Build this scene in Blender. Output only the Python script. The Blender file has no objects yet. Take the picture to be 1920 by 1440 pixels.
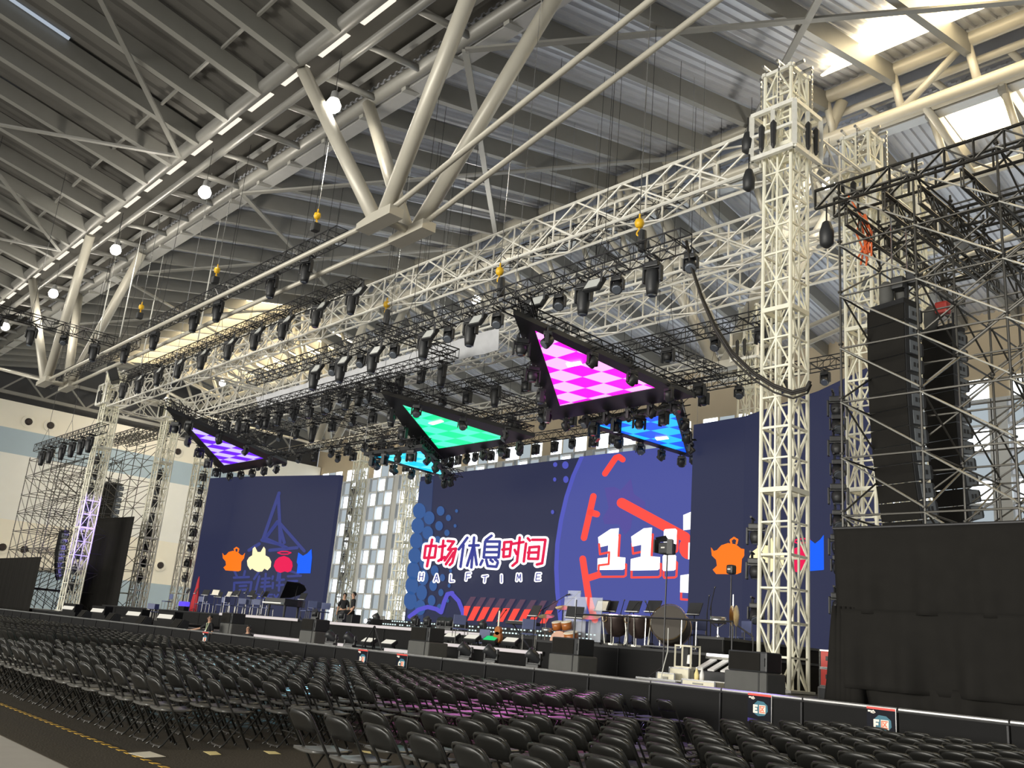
import bpy, bmesh, math, random
from mathutils import Vector as V, Matrix
random.seed(7)
S = bpy.context.scene
C = S.collection

# ------------------------------------------------------------------ camera, world, exposure
F_PX = 1735.0                      # focal length for a 1920 px wide frame
EYE = V((0.0, 0.0, 1.5))
R_CAM = Matrix(((0.6718, 0.7358, 0.0850), (0.1460, -0.2446, 0.9586), (0.7261, -0.6316, -0.2717)))  # rows: camera x, y, z axes


def ortho(m):
    x = m[0].normalized()
    y = (m[1] - x * m[1].dot(x)).normalized()
    return Matrix((x, y, x.cross(y)))


R_CAM = ortho(R_CAM)
cam_data = bpy.data.cameras.new('camera')
cam = bpy.data.objects.new('camera', cam_data)
C.objects.link(cam)
cam.matrix_world = Matrix.Translation(EYE) @ R_CAM.transposed().to_4x4()
cam_data.sensor_fit = 'HORIZONTAL'
cam_data.sensor_width = 36.0
cam_data.lens = F_PX / 1920 * 36.0
cam_data.clip_end = 400
S.camera = cam
S.view_settings.view_transform = 'Standard'
S.view_settings.look = 'None'
S.view_settings.gamma = 1.0
S.view_settings.use_curve_mapping = False
S.view_settings.exposure = 0.0

world = bpy.data.worlds.new('daylight')
S.world = world
world.use_nodes = True
WBG = world.node_tree.nodes['Background']
WBG.inputs[0].default_value = (0.92, 0.96, 1.0, 1)
WBG.inputs[1].default_value = 0.42


def area_light(name, loc, target, sx, sy, power, color, spread=180):
    d = bpy.data.lights.new(name, 'AREA')
    d.shape = 'RECTANGLE'; d.size = sx; d.size_y = sy; d.energy = power; d.color = color; d.spread = math.radians(spread)
    o = bpy.data.objects.new(name, d); C.objects.link(o)
    o.location = loc
    o.rotation_euler = (V(target) - V(loc)).to_track_quat('-Z', 'Y').to_euler()
    return o


# added wide area light behind the seating, standing in for frontal daylight
area_light('added_front_daylight', (-32, -38, 7), (-34, 20, 5), 95, 12, 15000, (1.0, 0.96, 0.86), 80)


# ------------------------------------------------------------------ finding a place in the hall from a measured direction
def ray(px, py):
    return R_CAM.transposed() @ V(((px - 960) / F_PX, (720 - py) / F_PX, -1.0))


def on_z(px, py, z):
    r = ray(px, py); return EYE + r * ((z - EYE.z) / r.z)


def on_y(px, py, y):
    r = ray(px, py); return EYE + r * ((y - EYE.y) / r.y)


def on_x(px, py, x):
    r = ray(px, py); return EYE + r * ((x - EYE.x) / r.x)


def on_plane(px, py, p, n):
    r = ray(px, py); return EYE + r * ((V(p) - EYE).dot(V(n)) / r.dot(V(n)))


# ------------------------------------------------------------------ materials
def srgb(r, g, b):
    def f(c):
        c /= 255.0
        return c / 12.92 if c <= 0.04045 else ((c + 0.055) / 1.055) ** 2.4
    return (f(r), f(g), f(b), 1)


def mat(name, col, rough=0.5, metal=0.0, noise=0.0, scale=6.0, bump=0.0, spec=0.5):
    m = bpy.data.materials.new(name); m.use_nodes = True
    nt = m.node_tree; b = nt.nodes['Principled BSDF']
    b.inputs['Base Color'].default_value = col
    b.inputs['Roughness'].default_value = rough
    b.inputs['Metallic'].default_value = metal
    b.inputs['Specular IOR Level'].default_value = spec
    if noise or bump:
        tc = nt.nodes.new('ShaderNodeTexCoord')
        n = nt.nodes.new('ShaderNodeTexNoise'); n.inputs['Scale'].default_value = scale; n.inputs['Detail'].default_value = 6
        nt.links.new(tc.outputs['Object'], n.inputs['Vector'])
        if noise:
            r = nt.nodes.new('ShaderNodeMapRange')
            r.inputs[3].default_value = 1 - noise; r.inputs[4].default_value = 1 + noise
            mx = nt.nodes.new('ShaderNodeMix'); mx.data_type = 'RGBA'; mx.blend_type = 'MULTIPLY'; mx.inputs[0].default_value = 1
            mx.inputs[6].default_value = col
            nt.links.new(n.outputs[0], r.inputs[0]); nt.links.new(r.outputs[0], mx.inputs[7]); nt.links.new(mx.outputs[2], b.inputs['Base Color'])
        if bump:
            bp = nt.nodes.new('ShaderNodeBump'); bp.inputs['Strength'].default_value = bump; bp.inputs['Distance'].default_value = 0.02
            nt.links.new(n.outputs[0], bp.inputs['Height']); nt.links.new(bp.outputs[0], b.inputs['Normal'])
    return m


def glow(name, col, strength):
    m = bpy.data.materials.new(name); m.use_nodes = True
    nt = m.node_tree; b = nt.nodes['Principled BSDF']
    b.inputs['Base Color'].default_value = (0.008, 0.008, 0.008, 1)
    b.inputs['Roughness'].default_value = 0.7
    b.inputs['Specular IOR Level'].default_value = 0.15
    b.inputs['Emission Color'].default_value = col
    b.inputs['Emission Strength'].default_value = strength
    return m


M = dict(
    silver=mat('aluminium_truss', (0.86, 0.84, 0.77, 1), 0.42, 0.2, 0.12, 3),
    tower=mat('aged_white_aluminium', (0.86, 0.84, 0.70, 1), 0.5, 0.1, 0.12, 2.5),
    sleeve=mat('scuffed_white_steel', (0.86, 0.85, 0.78, 1), 0.45, 0.2, 0.2, 5),
    black_steel=mat('black_steel', (0.022, 0.022, 0.024, 1), 0.45, 0.3, 0.15, 5),
    black_plastic=mat('black_plastic', (0.025, 0.026, 0.028, 1), 0.5, 0, 0.12, 8),
    fixture=mat('fixture_black', (0.022, 0.023, 0.025, 1), 0.45, 0, 0.15, 9),
    lens=mat('lens_glass', (0.25, 0.28, 0.33, 1), 0.08, 0.6),
    blinder=mat('light_panel_face', (0.62, 0.64, 0.62, 1), 0.25, 0.1, 0.1, 20),
    roof_steel=mat('painted_roof_steel', (0.25, 0.245, 0.225, 1), 0.45, 0.1, 0.08, 2),
    roof_tube=mat('painted_roof_tube', (0.56, 0.53, 0.45, 1), 0.38, 0.1, 0.08, 2),
    deck=mat('corrugated_roof_sheet', (0.58, 0.60, 0.66, 1), 0.32, 0.25, 0.10, 1.2),
    deck_dark=mat('dark_roof_sheet', (0.115, 0.11, 0.10, 1), 0.55, 0.05, 0.10, 1.2),  # even tone, darker than the sheets over the stage
    roof_grey=mat('grey_roof_tube', (0.22, 0.215, 0.20, 1), 0.4, 0.1, 0.08, 2),
    duct=mat('galvanised_duct', (0.5, 0.5, 0.5, 1), 0.4, 0.5, 0.08, 3),
    wall_cream=mat('cream_wall_panel', (0.93, 0.89, 0.78, 1), 0.6, 0, 0.03, 1),
    wall_blue=mat('blue_wall_panel', (0.44, 0.56, 0.66, 1), 0.6, 0, 0.03, 1),
    wall_white=mat('pale_wall_panel', (0.90, 0.91, 0.89, 1), 0.6, 0, 0.03, 1),
    wall_tan=mat('tan_wall_panel', (0.50, 0.42, 0.30, 1), 0.6, 0, 0.04, 1),
    wall_dark=mat('dark_upper_wall', (0.06, 0.06, 0.062, 1), 0.7, 0, 0.1, 1),
    mullion=mat('grey_mullion', (0.30, 0.31, 0.32, 1), 0.5, 0.2, 0.05, 2),
    column=mat('pale_grey_column', (0.50, 0.53, 0.56, 1), 0.5, 0, 0.05, 2),
    carpet=mat('dark_carpet', (0.070, 0.060, 0.045, 1), 0.95, 0, 0.25, 40, 0.3, 0.2),
    concrete=mat('grey_concrete_floor', (0.46, 0.44, 0.40, 1), 0.6, 0, 0.12, 3),
    stage_black=mat('black_stage_skirt', (0.0085, 0.0083, 0.0085, 1), 0.8, 0, 0.2, 3, 0, 0.25),
    stage_top=mat('black_stage_deck', (0.022, 0.022, 0.023, 1), 0.4, 0, 0.2, 2),
    drape=mat('black_drape', (0.0165, 0.0155, 0.014, 1), 0.9, 0, 0.18, 3, 0.1, 0.12),
    rail=mat('worn_steel_rail', (0.42, 0.42, 0.42, 1), 0.3, 0.7, 0.15, 10),
    chair=mat('black_chair_plastic', (0.0150, 0.0148, 0.0135, 1), 0.38, 0, 0.1, 14),  # darkened for the backs, as if lit only from above
    seat=mat('lit_seat_plastic', (0.085, 0.082, 0.074, 1), 0.3, 0, 0.1, 14, 0, 0.9),  # same plastic as the backs, lightened for overhead light on the seats
    chair_steel=mat('black_chair_tube', (0.035, 0.034, 0.030, 1), 0.28, 0.3),
    chrome=mat('bright_steel', (0.6, 0.6, 0.6, 1), 0.25, 0.9),
    yellow=mat('yellow_paint', (0.85, 0.50, 0.02, 1), 0.4),
    tape_yellow=mat('yellow_tape', (0.80, 0.48, 0.06, 1), 0.5),
    tape_black=mat('black_tape', (0.012, 0.012, 0.012, 1), 0.5),
    paper=mat('white_paper', (0.85, 0.80, 0.66, 1), 0.8, 0, 0.03, 10),
    paper_y=mat('yellow_paper', (0.86, 0.72, 0.33, 1), 0.8, 0, 0.03, 10),
    red=mat('red_case', (0.45, 0.04, 0.03, 1), 0.45, 0, 0.1, 6),
    red_cloth=mat('red_drape_cloth', (0.45, 0.02, 0.03, 1), 0.8, 0, 0.1, 6),
    orange=mat('orange_strap', (0.75, 0.14, 0.03, 1), 0.6),
    grey_cloth=mat('grey_cover_cloth', (0.085, 0.085, 0.08, 1), 0.75, 0, 0.15, 4),
    cream_frame=mat('cream_rack_frame', (0.70, 0.66, 0.52, 1), 0.5, 0, 0.1, 8),
    wood=mat('amber_drum_wood', (0.36, 0.12, 0.03, 1), 0.3, 0, 0.25, 6),
    copper=mat('dark_copper_kettle', (0.07, 0.05, 0.045, 1), 0.35, 0.5, 0.2, 5),
    brass=mat('cymbal_bronze', (0.75, 0.55, 0.28, 1), 0.3, 0.9),
    drumskin=mat('bass_drum_skin', (0.065, 0.055, 0.045, 1), 0.6, 0, 0.12, 4),
    white_plastic=mat('white_plastic', (0.8, 0.8, 0.78, 1), 0.5),
    gauze=mat('grey_gauze', (0.52, 0.53, 0.56, 1), 0.8, 0, 0.22, 1.5),
    skin=mat('skin', (0.50, 0.29, 0.19, 1), 0.55, 0, 0.05, 12),
    hair=mat('black_hair', (0.015, 0.012, 0.010, 1), 0.5, 0, 0.2, 30),
    cloth_black=mat('black_cotton', (0.012, 0.012, 0.014, 1), 0.9, 0, 0.15, 12),
    lanyard=mat('pale_green_lanyard', (0.62, 0.72, 0.45, 1), 0.7),
    blue_chair=mat('blue_grey_chair', (0.10, 0.12, 0.24, 1), 0.5, 0, 0.1, 8),
    hose=mat('black_cable', (0.02, 0.017, 0.015, 1), 0.6),
    rope=mat('pale_rope', (0.6, 0.6, 0.56, 1), 0.8),
    nozzle=mat('dark_nozzle', (0.03, 0.02, 0.018, 1), 0.5),
    glass_skylight=glow('daylit_skylight', (1.0, 0.80, 0.47, 1), 12.0),
    blue_glow=glow('pale_skylight_and_glint', (0.75, 0.86, 1.0, 1), 0.55),
    glass_strip=glow('roof_light_strip', (1.0, 0.93, 0.78, 1), 1.1),
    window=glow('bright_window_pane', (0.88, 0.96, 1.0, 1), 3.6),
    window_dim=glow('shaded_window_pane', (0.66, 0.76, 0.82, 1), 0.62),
    lamp=glow('lamp_globe', (1.0, 0.95, 0.82, 1), 45.0),
    led_white=glow('white_led', (1.0, 0.97, 0.95, 1), 3.0),
    led_edge=glow('stage_edge_strip', (1.0, 0.90, 0.88, 1), 0.75),
    led_dot=glow('led_dots', (0.75, 0.95, 0.95, 1), 1.2),
    panel_lit=glow('lit_panel_face', (1.0, 0.95, 0.82, 1), 0.85),
    led_green=glow('green_screen_light', (0.02, 0.75, 0.22, 1), 0.9),
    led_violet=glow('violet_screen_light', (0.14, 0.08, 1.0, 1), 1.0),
)
M['acrylic'] = mat('clear_acrylic', (0.75, 0.8, 0.9, 1), 0.1)
M['acrylic'].node_tree.nodes['Principled BSDF'].inputs['Alpha'].default_value = 0.28


# ------------------------------------------------------------------ mesh building
class MB:
    def __init__(s):
        s.v = []; s.f = []

    def tube(s, p, q, r, n=6, r2=None, caps=True):
        p = V(p); q = V(q); d = q - p
        if d.length < 1e-6: return s
        d.normalize()
        a = d.orthogonal().normalized(); b = d.cross(a)
        r2 = r if r2 is None else r2
        o = len(s.v)
        for c, rr in ((p, r), (q, r2)):
            for i in range(n):
                t = 2 * math.pi * (i + .5) / n
                s.v.append(c + a * (rr * math.cos(t)) + b * (rr * math.sin(t)))
        for i in range(n):
            j = (i + 1) % n
            s.f.append((o + i, o + j, o + n + j, o + n + i))
        if caps:
            s.f.append(tuple(o + i for i in reversed(range(n)))); s.f.append(tuple(o + n + i for i in range(n)))
        return s

    def path(s, pts, r, n=6, closed=False):
        pts = [V(p) for p in pts]; N = len(pts); o = len(s.v)
        prev = None
        for k, p in enumerate(pts):
            if closed: d = pts[(k + 1) % N] - pts[k - 1]
            else: d = pts[min(k + 1, N - 1)] - pts[max(k - 1, 0)]
            d.normalize()
            a = d.orthogonal() if prev is None else prev - d * prev.dot(d)
            a.normalize(); prev = a; b = d.cross(a)
            for i in range(n):
                t = 2 * math.pi * (i + .5) / n
                s.v.append(p + a * (r * math.cos(t)) + b * (r * math.sin(t)))
        for k in range(N if closed else N - 1):
            e = ((k + 1) % N) * n
            for i in range(n):
                j = (i + 1) % n
                s.f.append((o + k * n + i, o + k * n + j, o + e + j, o + e + i))
        if not closed:
            s.f.append(tuple(o + i for i in reversed(range(n)))); s.f.append(tuple(o + (N - 1) * n + i for i in range(n)))
        return s

    def beam(s, p, q, w, h, up=(0, 0, 1)):
        p = V(p); q = V(q); d = (q - p).normalized()
        u = V(up); u = u - d * u.dot(d)
        if u.length < 1e-4: u = d.orthogonal()
        u.normalize(); a = d.cross(u)
        o = len(s.v)
        for c in (p, q):
            for x, y in ((-1, -1), (1, -1), (1, 1), (-1, 1)):
                s.v.append(c + a * (x * w / 2) + u * (y * h / 2))
        for i in range(4):
            j = (i + 1) % 4
            s.f.append((o + i, o + j, o + 4 + j, o + 4 + i))
        s.f.append((o + 3, o + 2, o + 1, o)); s.f.append((o + 4, o + 5, o + 6, o + 7))
        return s

    def box(s, c, size, rot=None):
        c = V(c); o = len(s.v)
        for z in (-.5, .5):
            for x, y in ((-.5, -.5), (.5, -.5), (.5, .5), (-.5, .5)):
                p = V((x * size[0], y * size[1], z * size[2]))
                if rot is not None: p = rot @ p
                s.v.append(c + p)
        for f in ((3, 2, 1, 0), (4, 5, 6, 7), (0, 1, 5, 4), (1, 2, 6, 5), (2, 3, 7, 6), (3, 0, 4, 7)):
            s.f.append(tuple(o + i for i in f))
        return s

    def rbox(s, c, size, bev=0.02, rot=None):
        """box with chamfered vertical and horizontal edges"""
        bm = bmesh.new(); bmesh.ops.create_cube(bm, size=1)
        for v in bm.verts: v.co = V((v.co.x * size[0], v.co.y * size[1], v.co.z * size[2]))
        bmesh.ops.bevel(bm, geom=list(bm.edges), offset=bev, segments=2, profile=0.6, affect='EDGES')
        o = len(s.v); bm.verts.index_update()
        for v in bm.verts:
            p = rot @ v.co if rot is not None else v.co.copy()
            s.v.append(V(c) + p)
        for f in bm.faces: s.f.append(tuple(o + v.index for v in f.verts))
        bm.free(); return s

    def poly(s, pts):
        o = len(s.v); s.v += [V(p) for p in pts]; s.f.append(tuple(range(o, o + len(pts)))); return s

    def prism(s, pts, vec):
        o = len(s.v); n = len(pts); vec = V(vec)
        s.v += [V(p) for p in pts] + [V(p) + vec for p in pts]
        s.f.append(tuple(o + i for i in reversed(range(n)))); s.f.append(tuple(o + n + i for i in range(n)))
        for i in range(n):
            j = (i + 1) % n; s.f.append((o + i, o + j, o + n + j, o + n + i))
        return s

    def lathe(s, prof, c=(0, 0, 0), axis=(0, 0, 1), n=16, sx=1.0, sy=1.0, caps=True):
        d = V(axis).normalized(); a = d.orthogonal().normalized(); b = d.cross(a); c = V(c); o = len(s.v)
        if abs(d.z) > .99: a = V((1, 0, 0)); b = d.cross(a)
        for r, z in prof:
            for i in range(n):
                t = 2 * math.pi * (i + .5) / n
                s.v.append(c + d * z + a * (r * math.cos(t) * sx) + b * (r * math.sin(t) * sy))
        for k in range(len(prof) - 1):
            for i in range(n):
                j = (i + 1) % n
                s.f.append((o + k * n + i, o + k * n + j, o + (k + 1) * n + j, o + (k + 1) * n + i))
        if not caps: return s
        s.f.append(tuple(o + i for i in reversed(range(n)))); e = o + (len(prof) - 1) * n
        s.f.append(tuple(e + i for i in range(n)))
        return s

    def build(s, name, m, parent=None, o=(0, 0, 0), smooth=False):
        o = V(o)
        me = bpy.data.meshes.new(name)
        me.from_pydata([v - o for v in s.v], [], s.f)
        if isinstance(m, (list, tuple)):
            for x in m: me.materials.append(x)
        else: me.materials.append(m)
        if smooth:
            for p in me.polygons: p.use_smooth = len(p.vertices) <= 4
        me.update()
        ob = bpy.data.objects.new(name, me); C.objects.link(ob)
        if parent: ob.parent = parent
        else: ob.location = o
        return ob


KIDS = {}


def tag(o, label, cat=None, group=None, kind=None):
    if label: o['label'] = label
    if cat: o['category'] = cat
    if group: o['group'] = group
    if kind: o['kind'] = kind
    return o


def thing(name, label, cat, loc=(0, 0, 0), group=None, rz=0.0):
    o = bpy.data.objects.new(name, None); C.objects.link(o)
    o.empty_display_size = 0.1
    o.location = loc; o.rotation_euler = (0, 0, rz)
    return tag(o, label, cat, group)


def dup(root, loc=None, rot=None, label=None, group=None, parent=None):
    r = root.copy(); C.objects.link(r)
    if parent is not None: r.parent = parent
    if loc is not None: r.location = loc
    if rot is not None: r.rotation_euler = rot
    if label: r['label'] = label
    if group: r['group'] = group
    for ch in CHILD.get(root.name, ()):
        c = ch.copy(); C.objects.link(c); c.parent = r
        for g in CHILD.get(ch.name, ()):
            d = g.copy(); C.objects.link(d); d.parent = c
    return r


CHILD = {}


def freeze(root):
    """remember the parts of a prototype so that copies can be made from it"""
    CHILD[root.name] = list(root.children)
    for ch in root.children: CHILD[ch.name] = list(ch.children)
    return root


ONES = 'zeroth first second third fourth fifth sixth seventh eighth ninth tenth eleventh twelfth thirteenth fourteenth fifteenth sixteenth seventeenth eighteenth nineteenth'.split()
TENS = {2: 'twent', 3: 'thirt', 4: 'fort', 5: 'fift', 6: 'sixt', 7: 'sevent', 8: 'eight', 9: 'ninet'}


def nth(n):
    if n < 20: return ONES[n]
    t, u = divmod(n, 10)
    return TENS[t] + ('ieth' if u == 0 else 'y-' + ONES[u])


def arc(c, r, a0, a1, n, ax=V((1, 0, 0)), ay=V((0, 0, 1))):
    return [V(c) + ax * (r * math.cos(a0 + (a1 - a0) * i / n)) + ay * (r * math.sin(a0 + (a1 - a0) * i / n)) for i in range(n + 1)]


def spot_light(name, loc, target, power, color, angle):
    d = bpy.data.lights.new(name, 'SPOT'); d.energy = power; d.color = color; d.spot_size = math.radians(angle); d.spot_blend = .6; d.shadow_soft_size = .12
    o = bpy.data.objects.new(name, d); C.objects.link(o); o.location = loc
    o.rotation_euler = (V(target) - V(loc)).to_track_quat('-Z', 'Y').to_euler()
    return o


# coloured spots added without fixtures, tinting seats, deck edge and leftmost tower
spot_light('added_magenta_spot', (-20.2, 17.9, 10.6), (-13.2, 11.6, .4), 10000, (1.0, .25, .85), 19)
spot_light('added_cyan_spot', (-30.5, 19.6, 10.6), (-17.6, 9.2, .4), 11000, (.3, .75, 1.0), 13)
spot_light('added_violet_spot', (-16.8, 18.0, 11.9), (-11.2, 14.8, .8), 6000, (.42, .30, 1.0), 17)
spot_light('added_violet_tower_spot', (-55.0, 21.0, 10.6), (-65.1, 20.2, 6.4), 9000, (.35, .25, 1.0), 26)

# ------------------------------------------------------------------ the hall
def struct(name, mb, m, label=None, parent=None, o=(0, 0, 0), smooth=False):
    ob = mb.build(name, m, parent, o, smooth)
    if not parent: ob['kind'] = 'structure'
    if label: ob['label'] = label
    return ob


XL, YB = -98.0, 56.0
struct('floor', MB().box((-30, 8, -0.15), (140, 100, 0.3)), M['concrete'], 'grey concrete hall floor')
cp = MB().box((-33, 9.72, 0.003), (100, 12.6, 0.006))
tag(cp.build('carpet', M['carpet']), 'dark brown carpet laid under the rows of chairs', 'carpet')

# left end wall: stacked bands of panels with round air nozzles
wl = MB().box((XL - .2, 12, 2.3), (.4, 88, 4.6))
struct('wall_left', wl, M['wall_blue'], 'pale banded end wall with round air nozzles')
for z0, z1, mm in ((4.6, 9.0, 'wall_cream'), (9.0, 15.2, 'wall_white'), (15.2, 17.6, 'wall_blue'), (17.6, 20.2, 'wall_cream')):
    struct('trim_1', MB().box((XL - .2, 12, (z0 + z1) / 2), (.42, 88, z1 - z0)), M[mm])
struct('wall_upper', MB().box((XL - 1.2, 12, 26), (.4, 88, 12.4)), M['wall_dark'], 'dark wall above the pale band of the end wall')
for k, (px, py) in enumerate(((53, 791), (94, 798), (333, 847), (300, 1060), (4, 1026), (45, 1030), (158, 1044), (404, 868))):
    p = on_x(px, py, XL + .02)
    t = thing('air_nozzle', 'round air nozzle with cream ring, ' + ('near its left edge under the dark band', 'second from the left under the dark band',
              'between the second and third silver towers, high up', 'between the second and third silver towers, low down', 'at the left picture edge, low down', 'low down beside the left scaffold',
              'low down between scaffold and first silver tower', 'high up beside the purple triangle screen')[k], 'air nozzle', p, 'air nozzles of the end wall')
    MB().lathe([(.62, 0), (.62, .10), (.36, .16), (.36, .02)], axis=(1, 0, 0), n=18).build('ring', M['wall_cream'], t)
    MB().lathe([(.34, .03), (.34, .12), (.2, .3), (.1, .3)], axis=(1, 0, 0), n=14).build('nozzle', M['nozzle'], t)
# lattice girder at the top of the end wall
g = thing('gable_girder', 'dark lattice girder along the top of the end wall', 'girder', (XL + .6, 0, 20.6))
gm = [MB(), MB(), MB()]
gm[0].beam((0, -8, 0.25), (0, 50, 0.25), .3, .3); gm[1].beam((0, -8, 2.3), (0, 50, 2.3), .3, .3)
for i in range(15):
    y = -8 + i * 4
    gm[2].beam((0, y, .3), (0, y + 2, 2.2), .16, .16); gm[2].beam((0, y + 2, 2.2), (0, y + 4, .3), .16, .16)
gm[0].build('chord', M['roof_steel'], g); gm[1].build('chord', M['roof_steel'], g); gm[2].build('web', M['roof_steel'], g)

# back wall: tan panel over a tall bright window grid
struct('wall_back', MB().box((-38, YB + .3, 24), (122, .4, 12)), M['wall_tan'], 'tan wall panel above the tall window grid')
struct('wall_base', MB().box((-38, YB + .3, 1.2), (122, .4, 2.4)), M['mullion'])
wn = 0
for xa, xb in ((-97.5, -64), (-64, -31), (-31, 2)):
    wn += 1
    w0 = thing('window_%d' % wn, 'tall daylit window grid of staggered bright panes, %s third' % ('left', 'middle', 'right')[wn - 1], None, (xa, YB, 2.4)); w0['kind'] = 'structure'
    br, dm, fr = MB(), MB(), MB()
    x = xa; i = 0
    pr = random.Random(3)
    while x < xb:
        cw = 1.5 if i % 4 != 3 else 1.0
        z = 2.4; k = 0
        while z < 18:
            hh = 1.55
            if i % 4 == 3: pass
            else:
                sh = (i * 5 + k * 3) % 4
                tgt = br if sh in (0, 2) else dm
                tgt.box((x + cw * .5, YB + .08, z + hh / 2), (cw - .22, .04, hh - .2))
            z += hh; k += 1
        fr.box((x + (cw if i % 4 != 3 else .5), YB - .05, 10.2), (.22 if i % 4 != 3 else .9, .3, 15.6))
        x += cw; i += 1
    for k in range(11): fr.box(((xa + xb) / 2, YB, 2.4 + 1.56 * k), (xb - xa, .16, .16))
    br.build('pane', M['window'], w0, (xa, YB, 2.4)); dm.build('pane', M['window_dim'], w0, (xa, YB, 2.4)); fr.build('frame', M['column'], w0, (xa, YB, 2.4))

# ------------------------------------------------------------------ roof
SL = 0.2
Y1F, Y1R, Z1 = 13.9, 17.5, 23.2       # twin top chords of the near roof truss
Y2F, Y2R, Z2 = 34.0, 37.4, 26.7       # of the far roof truss


def roof_z(y):
    if y <= Y1F: return Z1 + .35 + .22 * (Y1F - y)
    if y <= Y1R: return Z1 + .35
    if y <= Y2F: return Z1 + .35 + SL * (y - Y1R)
    if y <= Y2R: return Z2 + .5
    return Z2 + .5 - SL * (y - Y2R)


def corrugated(name, ya, yb, xa, xb, m, pitch=.9, depth=.14):
    b = MB(); x = xa; prof = []
    while x < xb:
        prof += [(x, 0), (x + pitch * .45, 0), (x + pitch * .55, depth), (x + pitch * .9, depth)]; x += pitch
    za, zb = roof_z(ya), roof_z(yb)
    o = 0
    for px, d in prof:
        b.v += [V((px, ya, za + d)), V((px, yb, zb + d))]
    for i in range(len(prof) - 1): b.f.append((2 * i, 2 * i + 1, 2 * i + 3, 2 * i + 2))
    return struct(name, b, m, None)


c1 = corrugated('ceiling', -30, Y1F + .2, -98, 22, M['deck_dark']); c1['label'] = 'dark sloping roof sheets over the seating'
c2 = corrugated('ceiling', Y1R - .2, Y2F + .2, -98, 22, M['deck'], .42, .11); c2['label'] = 'grey corrugated roof sheets rising over the stage front'
c3 = corrugated('ceiling', Y2R - .2, YB + .4, -98, 22, M['deck'], .42, .11); c3['label'] = 'grey corrugated roof sheets over the stage back'
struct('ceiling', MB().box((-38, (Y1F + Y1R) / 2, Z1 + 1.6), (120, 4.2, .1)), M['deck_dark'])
struct('ceiling', MB().box((-38, (Y2F + Y2R) / 2, Z2 + 2.0), (120, 4.0, .1)), M['deck'])

# sloping rafters of each bay
def bay_f(k): return 6.63 - 3.1 * k


def bay(k): return 5.93 - 3.13 * k


for k in range(36):
    x = bay_f(k)
    struct('ceiling_beam', MB().beam((x, -26, roof_z(-26) - .45), (x, Y1F, Z1 - .02), .34, .75), M['roof_steel'], None, c1)
    x = bay(k)
    struct('ceiling_beam', MB().beam((x, Y1R, Z1 - .02), (x, Y2F, Z2 - .25), .30, .85), M['roof_steel'], None, c2)
    struct('ceiling_beam', MB().beam((x, Y2R, Z2 - .25), (x, YB, roof_z(YB) - .5), .30, .8), M['roof_steel'], None, c3)
# flat diagonal wind braces below the rafters
def brace(xa, ya, xb, yb, w, c): struct('wind_brace', MB().beam((xa, ya, roof_z(ya) - .98), (xb, yb, roof_z(yb) - .98), w, .1), M['roof_steel'], None, c)


for x0 in (-6.3, -24.3, -42.3, -60.3, -78.3):
    for s_ in (-1, 1):
        brace(x0, Y1R - .1, x0 + 16.4 * s_, Y2F - 1, .26, c2)
        brace(x0 + 1, Y1F - .3, x0 + 1 + 8.6 * s_, Y1F - 8.2, .22, c1)
        brace(x0 + 1 + 9.4 * s_, Y1F - 8.2, x0 + 1 + 18 * s_, Y1F - 16, .22, c1)
# light cross strips along the eaves of the seating roof
for k in range(35):
    x = bay_f(k)
    struct('trim_2', MB().beam((x - .3, Y1F - 2.1, roof_z(Y1F - 2.1) - .12), (x - 2.8, Y1F - 2.1, roof_z(Y1F - 2.1) - .12), .1, .14), M['roof_steel'], None, c1)
# closing sheets beside the roof trusses
for y, z0, z1 in ((Y1F + .1, Z1 + .4, Z1 + 1.6), (Y1R - .1, Z1 + .4, Z1 + 1.6), (Y2F + .1, Z2 + .3, Z2 + 2.05), (Y2R - .1, Z2 + .3, Z2 + 2.05)):
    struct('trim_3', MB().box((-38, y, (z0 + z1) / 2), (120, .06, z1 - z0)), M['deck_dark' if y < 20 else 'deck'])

# skylights
def roofpt(px, py, dz=-.1):
    r = ray(px, py); t = (Z2 + .35 - SL * Y2F + dz - EYE.z) / (r.z - SL * r.y); return EYE + r * t


sk = 4
def skylight(pts, label, m=None):
    global sk
    c = sum((V(p) for p in pts), V()) / len(pts)
    b = MB().prism([V(p) for p in pts], (0, 0, .04))
    o = b.build('window_%d' % sk, m or M['glass_skylight'], None, c); o['kind'] = 'structure'; o['label'] = label; sk += 1
    return o


def rp(x, y, d=-.06): return V((x, y, roof_z(y) + d))




# daylight band just below the far ridge: panes between the rafters, the last ones cut on a slant
for k in range(0, 36):
    xa, xb = bay(k) - .1, bay(k + 1) + .1
    if k <= 7:
        def top(x): return max(27.2, min(32.0, 29.3 - (x + 12.9) * .5))
        xe = max(xb, -18.2)
        pts = [rp(xa, top(xa)), rp(xe, top(xe)), rp(xe, 32.1), rp(xa, 32.1)]
    elif 22 <= k <= 30: pts = [rp(xa, 29.0), rp(xb, 29.0), rp(xb, 32.1), rp(xa, 32.1)]
    else: continue
    skylight(pts, 'bright skylight pane below the far roof ridge')
for k in list(range(0, 7)) + list(range(24, 31)):
    xa, xb = bay(k) - .2, bay(k + 1) + .2
    skylight([rp(xa, 38.6), rp(xb, 38.6), rp(xb, 41.0), rp(xa, 41.0)], 'bright skylight pane beyond the far roof ridge')
for k in range(8, 22):
    xa, xb = bay(k) - .5, bay(k + 1) + .5
    skylight([V((xa, Y2F + .9, Z2 + 1.9)), V((xb, Y2F + .9, Z2 + 1.9)), V((xb, Y2F + 2.3, Z2 + 1.9)), V((xa, Y2F + 2.3, Z2 + 1.9))], 'pale bluish glazing above the far roof truss', M['blue_glow'])
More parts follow.
